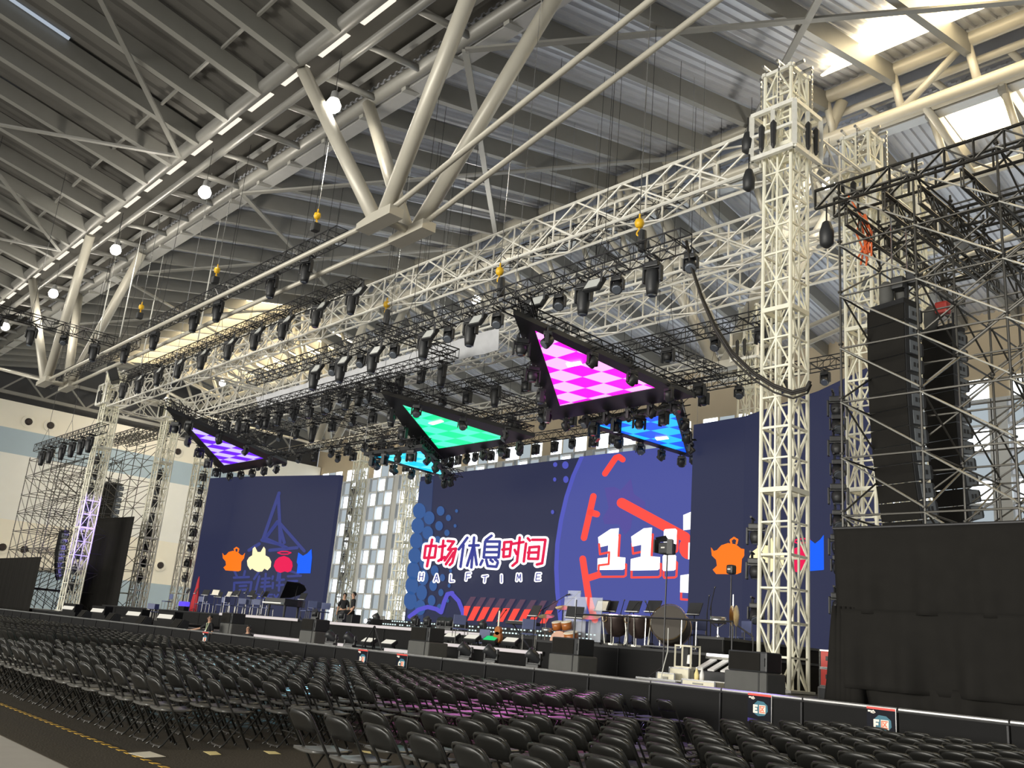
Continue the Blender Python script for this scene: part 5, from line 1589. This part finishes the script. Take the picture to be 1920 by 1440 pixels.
for i, (px, lab) in enumerate(((872, 'first from the left below the middle deck strip'), (920, 'second from the left below the middle deck strip'), (942, 'x'), (1000, 'third from the left below the middle deck strip'), (655, 'left of the short white strip'), (620, 'beside the left covered box'))):
    if lab == 'x': continue
    p = P(px, 16.9, DECK); t = thing('floor_spotlight', 'black floor spotlight tilted up, ' + lab, 'stage light', p, 'floor spotlights behind the barrier', .5)
    MB().rbox((0, 0, .06), (.34, .28, .12), .02).build('base', FX, t); y = MB()
    for s in (-1, 1): y.rbox((s * .17, 0, .24), (.05, .12, .3), .02)
    y.box((0, 0, .12), (.36, .1, .04)); y.build('yoke', FX, t); hd = MB().lathe([(.08, -.22), (.12, -.16), (.14, .1), (.15, .2)], c=(0, 0, .3), axis=(-.7, -.2, .5), n=12).build('head', FX, t, smooth=True); MB().lathe([(.13, .2), (.1, .215)], c=(0, 0, .3), axis=(-.7, -.2, .5), n=12).build('lens', M['lens'], hd)
for i, (px, py) in enumerate(((157, 1157), (210, 1161), (268, 1166), (335, 1172))):
    p = P(px, 16.2, 1.05, 1160); t = thing('wedge_monitor', 'small wedge monitor standing on the left barrier, %s from the left' % nth(i + 1), 'speaker', p, 'wedge monitors on the left barrier')
    MB().prism([(-.4, -.22, 0), (-.4, .22, 0), (-.4, .22, .30), (-.4, -.02, .36)], (.8, 0, 0)).build('cabinet', M['fixture'], t)
    MB().beam((-.41, -.22, .01), (-.41, -.02, .36), .02, .02).build('edge', M['chrome'], t); MB().prism([(-.36, -.235, .03), (-.36, -.045, .345), (-.36, -.055, .35), (-.36, -.245, .035)], (.72, 0, 0)).build('grille', M['drape'], t)
# small dark boxes and heads in a row on the upper deck before the main screen
for i, px in enumerate((640, 704, 776, 800, 826, 842, 868, 904, 590, 778, 832)):
    p = P(px, 22.6 if i not in (0, 1, 8) else 22.3, 1.85)
    t = thing('deck_light', 'small black light on the upper deck edge, %s along the row before the main screen' % nth(i + 1), 'stage light', p, 'lights on the upper deck', random.uniform(-.4, .4))
    MB().rbox((0, 0, .07), (.3, .26, .14), .02).build('base', FX, t); y = MB()
    for s in (-1, 1): y.rbox((s * .17, 0, .26), (.05, .12, .26), .02)
    y.box((0, 0, .15), (.36, .1, .04)); y.build('yoke', FX, t); MB().lathe([(.09, -.16), (.14, -.05), (.14, .14)], c=(0, 0, .32), axis=(0, -.5, .6), n=12).build('head', FX, t, smooth=True)

# grand piano, red harp cover, orchestra chairs
p = P(532, 23.4, 1.85); t = thing('grand_piano', 'black grand piano with raised lid before the left screen', 'piano', p, None, .25)
out = [(-.7, -.75), (.7, -.75), (.72, .1), (.55, .6), (.25, 1.05), (-.2, 1.1), (-.55, .8), (-.7, .2)]
MB().prism([V((x, y, .62)) for x, y in out], (0, 0, .32)).build('case', M['black_plastic'], t)
MB().prism([V((-.7, y * .9 + .05 * 0, .98 + (x + .7) * .0)) if False else V((x * .96 - .04, y, .96 + (.70 - x) * .0 + (x + .72) * .55)) for x, y in out[1:]], (0, 0, .03)).build('lid', M['black_plastic'], t)
MB().tube((.45, .1, .95), (.55, .1, 1.6), .014, 5).build('lid_prop', M['black_steel'], t); MB().box((0, -.85, .70), (1.3, .2, .06)).build('keyboard', M['white_plastic'], t)
for x, y in ((-.55, -.55), (.55, -.55), (0, .85)): MB().tube((x, y, 0), (x, y, .62), .05, 8, .07).build('leg', M['black_plastic'], t)
p = P(362, 24.8, 1.85); t = thing('covered_harp', 'tall red-covered harp left of the left screen', 'harp', p)
MB().lathe([(.45, 0), (.42, .6), (.25, 1.3), (.12, 1.95), (.03, 2.15)], n=14, sx=1.0, sy=.4).build('cover', M['red_cloth'], t, smooth=True); MB().lathe([(.46, -.02), (.46, .04)], n=14, sx=1, sy=.42).build('base', M['black_steel'], t)
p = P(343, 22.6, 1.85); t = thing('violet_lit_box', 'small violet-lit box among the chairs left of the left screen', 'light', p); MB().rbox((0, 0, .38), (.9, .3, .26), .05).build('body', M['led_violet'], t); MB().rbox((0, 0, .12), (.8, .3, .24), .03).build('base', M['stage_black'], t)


def orchestra_chair():
    t = thing('orchestra_chair', '', 'chair')
    MB().rbox((0, 0, .45), (.44, .42, .05), .02).build('seat', M['blue_chair'], t); MB().rbox((0, .22, .74), (.42, .04, .30), .015).build('backrest', M['blue_chair'], t)
    for sx in (-1, 1):
        MB().tube((sx * .2, -.2, 0), (sx * .2, -.18, .45), .013, 5).build('leg', M['chrome_dull'], t); MB().tube((sx * .2, .24, 0), (sx * .2, .22, .88), .013, 5).build('leg', M['chrome_dull'], t)
    return freeze(t)


OC = orchestra_chair(); first = True
oc = [(268, 21.6, 1.2), (276, 20.9, 1.2), (292, 21.4, 1.2), (310, 22.4, 1.85), (372, 23.6, 1.85), (388, 22.5, 1.85), (412, 23, 1.85), (428, 22.6, 1.85), (448, 23.4, 1.85), (462, 23.8, 1.85), (476, 23.4, 1.85), (500, 23.4, 1.85), (572, 23.8, 1.85), (584, 22.9, 1.85), (596, 23.5, 1.85), (606, 24, 1.85), (861, 19.4, 1.44), (990, 19.6, 1.44), (898, 20.4, 1.07), (1298, 21, RZ), (1312, 21, RZ), (1386, 21, RZ)]
for i, (px, Y, z) in enumerate(oc):
    lab = 'blue-grey chair on the stage, ' + ('%s from the left in the orchestra area' % nth(i + 1) if i < 16 else ('before the slanted red bars, left one', 'left of the amber drum kit', 'behind the green-lit panel', 'right of the bass drum, left one', 'right of the bass drum, right one', 'left of the nearest tower')[i - 16])
    rz = random.uniform(-.8, .8) + (1.5 if i % 3 else .2)
    p = P(px, Y, z)
    if first: OC.location = p; OC.rotation_euler = (0, 0, rz); OC['label'] = lab; OC['group'] = 'orchestra chairs'; first = False
    else: dup(OC, p, (0, 0, rz), lab, 'orchestra chairs')
# desk with a wooden guitar in front of the red bars
p = P(976, 20.4, 1.44); t = thing('keyboard_desk', 'dark keyboard desk before the slanted red bars', 'keyboard', p)
MB().rbox((0, 0, .78), (1.2, .4, .1), .02).build('keyboard', M['black_plastic'], t); MB().box((0, -.1, .835), (1.0, .14, .012)).build('keys', M['white_plastic'], t)
k = MB()
for s in (-1, 1): k.beam((-s * .45, 0, 0), (s * .45, 0, .74), .04, .04)
k.build('stand', M['black_steel'], t)
p = P(932, 19.3, 1.44); t = thing('guitar', 'pale wooden guitar on a floor stand beside the green-lit panel', 'guitar', p)
MB().lathe([(.17, -.05), (.17, .05)], c=(0, 0, .28), axis=(0, 1, 0), n=16).lathe([(.13, -.05), (.13, .05)], c=(0, 0, .48), axis=(0, 1, 0), n=16).build('body', M['wood'], t); MB().box((0, -.02, .82), (.05, .03, .5)).build('neck', M['paper'], t); MB().box((0, .0, 1.1), (.08, .03, .12)).build('headstock', M['black_plastic'], t)
k = MB().tube((0, .12, 0), (0, .1, .5), .014, 5); k.tube((-.2, -.1, 0), (0, .12, .1), .012, 5); k.tube((.2, -.1, 0), (0, .12, .1), .012, 5); k.build('stand', M['black_steel'], t)
# camera crane head on the deck
p = P(697, 17.4, DECK); t = thing('camera_rig', 'black camera on a low tripod behind the left of the paired signs', 'camera', p)
k = MB()
for a in range(3): k.tube((0, 0, .75), (.4 * math.cos(a * 2.1 + .4), .4 * math.sin(a * 2.1 + .4), 0), .025, 6)
k.build('tripod', M['black_steel'], t); MB().rbox((0, 0, .88), (.22, .42, .2), .03).build('body', M['fixture'], t); MB().lathe([(.07, 0), (.075, .22)], c=(0, -.2, .88), axis=(.3, -1, 0), n=12).build('lens', M['lens'], t); MB().rbox((.25, .1, 1.02), (.22, .05, .12), .01).build('monitor', M['chrome_dull'], t)

# ------------------------------------------------------------------ people
def skinned(name, nodes, edges, m, parent, sub=1):
    """one continuous body grown round connected joints; nodes are (x, y, z, rx, ry)"""
    bm = bmesh.new(); ly = bm.verts.layers.skin.verify()
    vs = [bm.verts.new(n[:3]) for n in nodes]
    for a, b in edges: bm.edges.new((vs[a], vs[b]))
    for v, n in zip(vs, nodes): v[ly].radius = (n[3], n[4]); v[ly].use_root = False
    vs[0][ly].use_root = True
    me = bpy.data.meshes.new(name); bm.to_mesh(me); bm.free(); me.materials.append(m)
    ob = bpy.data.objects.new(name, me); C.objects.link(ob); ob.parent = parent
    sk = ob.modifiers.new('skin', 'SKIN'); sk.use_smooth_shade = True
    ss = ob.modifiers.new('smooth', 'SUBSURF'); ss.levels = ss.render_levels = sub
    return ob


def person(label, loc, rz, h=1.66, pose='stand', larm=None, rarm=None, hair_len=.06, lany=False, top='cloth_black'):
    t = thing('person', label, 'person', loc, None, rz); s = h / 1.7
    hip = .92 if pose == 'stand' else .5
    def q(x, y, z, a, b): return (x * s, y * s, z * s, a * s, b * s)
    d = hip - .92
    N = [q(0, 0, .95 + d, .135, .10), q(0, .0, 1.12 + d, .125, .09), q(0, 0, 1.32 + d, .155, .095), q(0, 0, 1.42 + d, .10, .07), q(0, -.01, 1.49 + d, .052, .052), q(0, -.02, 1.56 + d, .066, .082), q(0, -.025, 1.64 + d, .072, .088), q(0, -.015, 1.70 + d, .045, .055)]
    E_ = [(i, i + 1) for i in range(7)]
    def arm(sg, pts):
        k = len(N); N.append(q(sg * .17, 0, 1.38 + d, .058, .055))
        for i, (p, r) in enumerate(zip(pts, (.044, .036, .026))): N.append(q(p[0], p[1], p[2] + d, r, r))
        E_.append((3, k)); E_.extend((k + i, k + i + 1) for i in range(3))
        w = V(pts[2]); dr = (w - V(pts[1])).normalized(); sd = dr.cross(V((0, 0, 1))).normalized() if abs(dr.z) < .9 else V((0, 1, 0))
        hk = len(N); pm = w + dr * .06; N.append(q(pm.x, pm.y, pm.z + d, .034, .018)); E_.append((k + 3, hk))
        for f in range(4):
            a = w + dr * .10 + sd * (.024 - .016 * f); b = a + dr * (.05 if f in (1, 2) else .04) + V((0, 0, -.015)); kk = len(N)
            N.append(q(a.x, a.y, a.z + d, .009, .009)); N.append(q(b.x, b.y, b.z + d, .008, .008)); E_.extend(((hk, kk), (kk, kk + 1)))
        a = w + dr * .03 + sd * .04; b = a + dr * .045 + sd * .012; kk = len(N)
        N.append(q(a.x, a.y, a.z + d, .010, .010)); N.append(q(b.x, b.y, b.z + d, .008, .008)); E_.extend(((k + 3, kk), (kk, kk + 1)))
    arm(-1, larm or [(-.23, .02, 1.12), (-.24, -.08, .92), (-.24, -.12, .88)]); arm(1, rarm or [(.23, .02, 1.12), (.24, -.08, .92), (.24, -.12, .88)])
    for sg in (-1, 1):
        k = len(N)
        if pose == 'stand': leg = [(.09, 0, .88, .088), (.095, -.01, .50, .060), (.10, .02, .09, .042), (.11, -.10, .035, .036)]
        else: leg = [(.10, -.04, .88, .088), (.13, -.42, .90, .062), (.13, -.40, .50, .044), (.13, -.50, .46, .036)]
        for x, y, z, r in leg: N.append(q(sg * x, y, z + (d if pose != 'stand' else 0), r, r))
        E_.append((0, k)); E_.extend((k + i, k + i + 1) for i in range(3))
    body = skinned('body', N, E_, M['skin'], t, 2)
    # clothing shells follow the same joints, a little fuller
    def shell(name, idx, edges, m, grow):
        mp = {j: i for i, j in enumerate(idx)}
        return skinned(name, [(N[j][0], N[j][1], N[j][2], N[j][3] + grow, N[j][4] + grow) for j in idx], [(mp[a], mp[b]) for a, b in edges], m, t, 2)
    a0 = 8; a1 = a0 + 4 + 1 + 8 + 2
    shell('shirt', [0, 1, 2, 3, a0, a0 + 1, a1, a1 + 1], [(0, 1), (1, 2), (2, 3), (3, a0), (a0, a0 + 1), (3, a1), (a1, a1 + 1)], M[top], .014)
    l0 = a1 + (a1 - a0); shell('trousers', [0, l0, l0 + 1, l0 + 2, l0 + 4, l0 + 5, l0 + 6], [(0, l0), (l0, l0 + 1), (l0 + 1, l0 + 2), (0, l0 + 4), (l0 + 4, l0 + 5), (l0 + 5, l0 + 6)], M[top], .012)
    hz = (1.63 + d) * s
    # face
    f = MB()
    for sg in (-1, 1): f.lathe([(.004, .012), (.012, .004), (.012, -.004)], c=(sg * .032 * s, -.112 * s, hz + .005), axis=(0, -1, 0), n=8)
    f.build('eyes', M['hair'], t)
    MB().lathe([(.004, .05), (.012, .02), (.016, 0)], c=(0, -.128 * s, hz - .035), axis=(0, -.2, 1), n=8).build('nose', M['skin'], t, smooth=True)
    MB().box((0, -.106 * s, hz - .068), (.042, .012, .010)).build('mouth', M['red_cloth'], t)
    e = MB()
    for sg in (-1, 1): e.lathe([(.006, -.03), (.018, -.01), (.016, .02), (.005, .032)], c=(sg * .082 * s, .0, hz - .01), n=8, sx=.5)
    e.build('ears', M['skin'], t, smooth=True)
    bm = bmesh.new(); bmesh.ops.create_uvsphere(bm, u_segments=16, v_segments=10, radius=1)
    k = MB(); bm.verts.index_update()
    for v in bm.verts:
        c = v.co; r = V((c.x * .094, c.y * .112, c.z * .10 if c.z > 0 else c.z * hair_len * 1.6))
        if c.y < -.35 and c.z < .45: r.y = -.03; r.z = max(r.z, .045)
        k.v.append(V((r.x * s, (r.y - .012) * s, hz + .035 * s + r.z * s)))
    for fc in bm.faces: k.f.append(tuple(v.index for v in fc.verts))
    bm.free(); k.build('hair', M['hair'], t, smooth=True)
    if lany:
        k = MB()
        for sg in (-1, 1): k.beam((sg * .06 * s, -.085 * s, (1.44 + d) * s), (sg * .008, -.135 * s, (1.15 + d) * s), .018, .006, (0, 1, 0))
        lb = k.build('lanyard', M['lanyard'], t); MB().box((0, -.15 * s, (1.09 + d) * s), (.075, .008, .11)).build('badge', M['white_plastic'], lb)
    return t


p = P(386, 16.25, 0.0)
person('person in black with a pale lanyard standing behind the barrier, one hand on its rail', (p.x, 16.15, 0), .25, 1.62, 'stand', [(-.40, -.10, 1.20), (-.64, -.26, 1.12), (-.70, -.30, 1.115)], None, .06, True)
p = P(453, 16.3, 0.0)
person('dark-haired person low behind the barrier, only the head showing', (p.x, 16.35, 0.14), .5, 1.64, 'sit', None, None, .085)
p = P(633, 23.2, 1.85); person('person seated on the upper deck before the bright windows, left one of two', (p.x, 23.4, 1.85), .9, 1.7, 'sit')
tag(MB().rbox((p.x + .0, 23.5, 2.06), (.5, .45, .40), .03).build('stool_case', M['black_plastic'], None, (p.x, 23.5, 1.85)), 'black case the left deck person sits on', 'case')
p = P(650, 22.9, 1.85); person('person seated on the upper deck before the bright windows, right one of two', (p.x, 23.1, 1.85), -.4, 1.75, 'sit')
tag(MB().rbox((p.x + .0, 23.2, 2.06), (.5, .45, .40), .03).build('stool_case', M['black_plastic'], None, (p.x, 23.2, 1.85)), 'black case the right deck person sits on', 'case')

# ------------------------------------------------------------------ folding chairs
def chair_parts():
    t = thing('folding_chair', '', 'chair')
    b = MB(); n = 9; w = .215; rows = 5
    for j in range(rows):
        f = j / (rows - 1); z = .594 + .18 * f; yc = .50 - .516 * z / .777
        hw = .205 if f < .4 else .205 - .085 * ((f - .4) / .6) ** 2.2
        for i in range(n):
            u = -1 + 2 * i / (n - 1); b.v.append(V((u * hw, yc - .03 * (1 - u * u) - .012, z - (.0 if f < 1 else .012 * abs(u) ** 4))))
    for j in range(rows - 1):
        for i in range(n - 1): o = j * n + i; b.f.append((o, o + 1, o + n + 1, o + n))
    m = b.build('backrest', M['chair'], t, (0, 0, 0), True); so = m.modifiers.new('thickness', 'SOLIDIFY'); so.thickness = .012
    b = MB(); rows = 6
    for j in range(rows):
        f = j / (rows - 1); y = .10 + .42 * f; hw = .205 if f < .75 else .205 - .05 * ((f - .75) / .25) ** 2
        if f < .2: hw = .19 + .015 * f / .2
        for i in range(n):
            u = -1 + 2 * i / (n - 1); b.v.append(V((u * hw, y, .437 + .012 * u * u - .012 * (1 - abs(f - .5) * 2))))
    for j in range(rows - 1):
        for i in range(n - 1): o = j * n + i; b.f.append((o, o + 1, o + n + 1, o + n))
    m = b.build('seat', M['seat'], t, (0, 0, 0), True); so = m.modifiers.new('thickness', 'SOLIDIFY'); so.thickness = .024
    # front frame: one bent tube, up one side, over the backrest and down the other
    top = [(.20, .030, .715), (.19, .004, .75), (.165, -.012, .77), (.12, -.016, .777)]
    pts = [(.20, .50, .01), (.20, .237, .405)] + top + [(-x, y, z) for x, y, z in reversed(top)] + [(-.20, .237, .405), (-.20, .50, .01)]
    MB().path(pts, .0135, 6).build('front_frame', M['chair_steel'], t, smooth=True)
    for s in (-1, 1):
        MB().path([(s * .18, .47, .42), (s * .18, .31, .215), (s * .185, .18, .05), (s * .19, .13, .015)], .011, 6).build('rear_leg', M['chair_steel'], t, smooth=True)
        MB().lathe([(.016, -.012), (.016, .015)], c=(s * .20, .50, .012), n=8).build('foot_cap', M['chair'], t)
    MB().path([(-.185, .175, .045), (-.12, .16, .028), (.12, .16, .028), (.185, .175, .045)], .009, 5).tube((0, .16, .03), (0, .145, .0), .008, 5).build('rear_crossbar', M['chrome_dark'], t)
    MB().tube((-.2, .385, .185), (.2, .385, .185), .008, 5).build('front_crossbar', M['chair_steel'], t)
    for s in (-1, 1): MB().tube((s * .192, .23, .42), (s * .182, .42, .37), .006, 4).build('hinge_bar', M['chrome'], t)
    return freeze(t)


M['chrome_dark'] = mat('worn_chair_tube', (.22, .21, .20, 1), .3, .8)
CH = chair_parts()
RI = R_CAM


def seen(p):
    c = RI @ (V(p) - EYE)
    if c.z > -.5: return None
    x = 960 + F_PX * c.x / -c.z; y = 720 - F_PX * c.y / -c.z
    return (x, y, -c.z)


spots = []
ROWP = .737
for r in range(14):
    y = 4.66 + ROWP * r
    # block nearest the camera, right of the aisle
    for i in range(14): spots.append((-7.85 + .6 * i, y, r, i, 'near'))
    for blk, x0 in enumerate((-11.33, -25.35, -39.4, -53.4)):
        cnt = 19 if not (blk == 0) else 19
        for i in range(cnt): spots.append((x0 - .6 * i, y, r, i, ('middle', 'second', 'third', 'far')[blk]))
vis = []
for (x, y, r, i, blk) in spots:
    s = seen((x, y, .7)); s2 = seen((x, y + .2, .79))
    if s is None: continue
    if -25 < s2[0] < 1945 and s2[1] < 1448: vis.append((s[2], x, y, r, i, blk))
vis.sort()
BLK = {'near': 'from aisle, near right block', 'middle': 'from aisle, big middle block', 'second': 'from left aisle, second block', 'third': 'from aisle, third block', 'far': 'from aisle, farthest block'}
firstc = True
for n, (dp, x, y, r, i, blk) in enumerate(vis[:300]):
    lab = 'black folding chair, %s row from back, %s %s' % (nth(r + 1), nth(i + 1), BLK[blk])
    j = (random.uniform(-.025, .025), random.uniform(-.03, .03), random.uniform(-.06, .06))
    loc = (x + j[0], y + j[1], .006)
    if firstc: CH.location = loc; CH.rotation_euler = (0, 0, j[2]); CH['label'] = lab; CH['group'] = 'folding chairs in rows'; firstc = False
    else: dup(CH, loc, (0, 0, j[2]), lab, 'folding chairs in rows')
# the chairs too far away to tell apart
if len(vis) > 300:
    far = MB(); dg = bpy.context.evaluated_depsgraph_get(); proto = []
    for c in CHILD[CH.name]:
        e = c.evaluated_get(dg); me = e.to_mesh(); proto.append(([v.co.copy() for v in me.vertices], [tuple(p.vertices) for p in me.polygons], c.name.split('.')[0])); e.to_mesh_clear()
    plast, steel = MB(), MB()
    for (dp, x, y, r, i, blk) in vis[300:]:
        jx, jy = random.uniform(-.025, .025), random.uniform(-.03, .03)
        for vs, fs, nm in proto:
            tgt = plast if nm in ('backrest', 'seat', 'foot_cap') else steel
            o = len(tgt.v); tgt.v += [V((v.x + x + jx, v.y + y + jy, v.z + .006)) for v in vs]; tgt.f += [tuple(o + q for q in f) for f in fs]
    o0 = V((-30, 10, .006)); nf = len(plast.f); no = len(plast.v)
    plast.v += steel.v; plast.f += [tuple(no + q for q in f) for f in steel.f]
    fo = plast.build('distant_folding_chairs', [M['chair'], M['chair_steel']], None, o0)
    for k, pl in enumerate(fo.data.polygons): pl.material_index = 0 if k < nf else 1
    tag(fo, 'rows of small distant black folding chairs toward the left barrier', 'chairs', 'folding chairs in rows', 'stuff')

# ------------------------------------------------------------------ tape and papers on the floor
tp = thing('hazard_tape', 'yellow and black hazard tape along the carpet edge behind the last row', 'tape', (-14, 4.33, .008))
ya, bk = MB(), MB(); k = 0; x = -21.0
while x < -8.5:
    tgt = ya if k % 2 == 0 else bk
    tgt.prism([(x, 4.30, .0075), (x + .12, 4.30, .0075), (x + .17, 4.37, .0075), (x + .05, 4.37, .0075)], (0, 0, .003)); x += .12; k += 1
ya.build('yellow_stripe', M['tape_yellow'], tp, tp.location); bk.build('black_stripe', M['tape_black'], tp, tp.location)
for i, (px, m, lab) in enumerate(((((240, 1412), (281, 1409), (311, 1419), (272, 1421)), 'paper', 'large pale paper sheet on the carpet beside the hazard tape'), (((381, 1409), (405, 1409), (415, 1415), (395, 1416)), 'paper_y', 'yellow paper sheet on the carpet at the second row end'),
                                  (((494, 1408), (516, 1409), (527, 1414), (505, 1414)), 'paper_y', 'yellow paper sheet on the carpet at the third row end'), (((676, 1407), (694, 1409), (696, 1413), (683, 1411)), 'paper_y', 'small yellow paper seen between the near chairs'), (((775, 1406), (790, 1411), (776, 1411), (774, 1409)), 'paper_y', 'corner of yellow paper behind the third near chair'))):
    q = [on_z(a, b, .010) for a, b in px]
    tag(MB().prism(q, (0, 0, .002)).build('paper_sheet', M[m], None, q[0]), lab, 'paper', 'papers on the carpet')
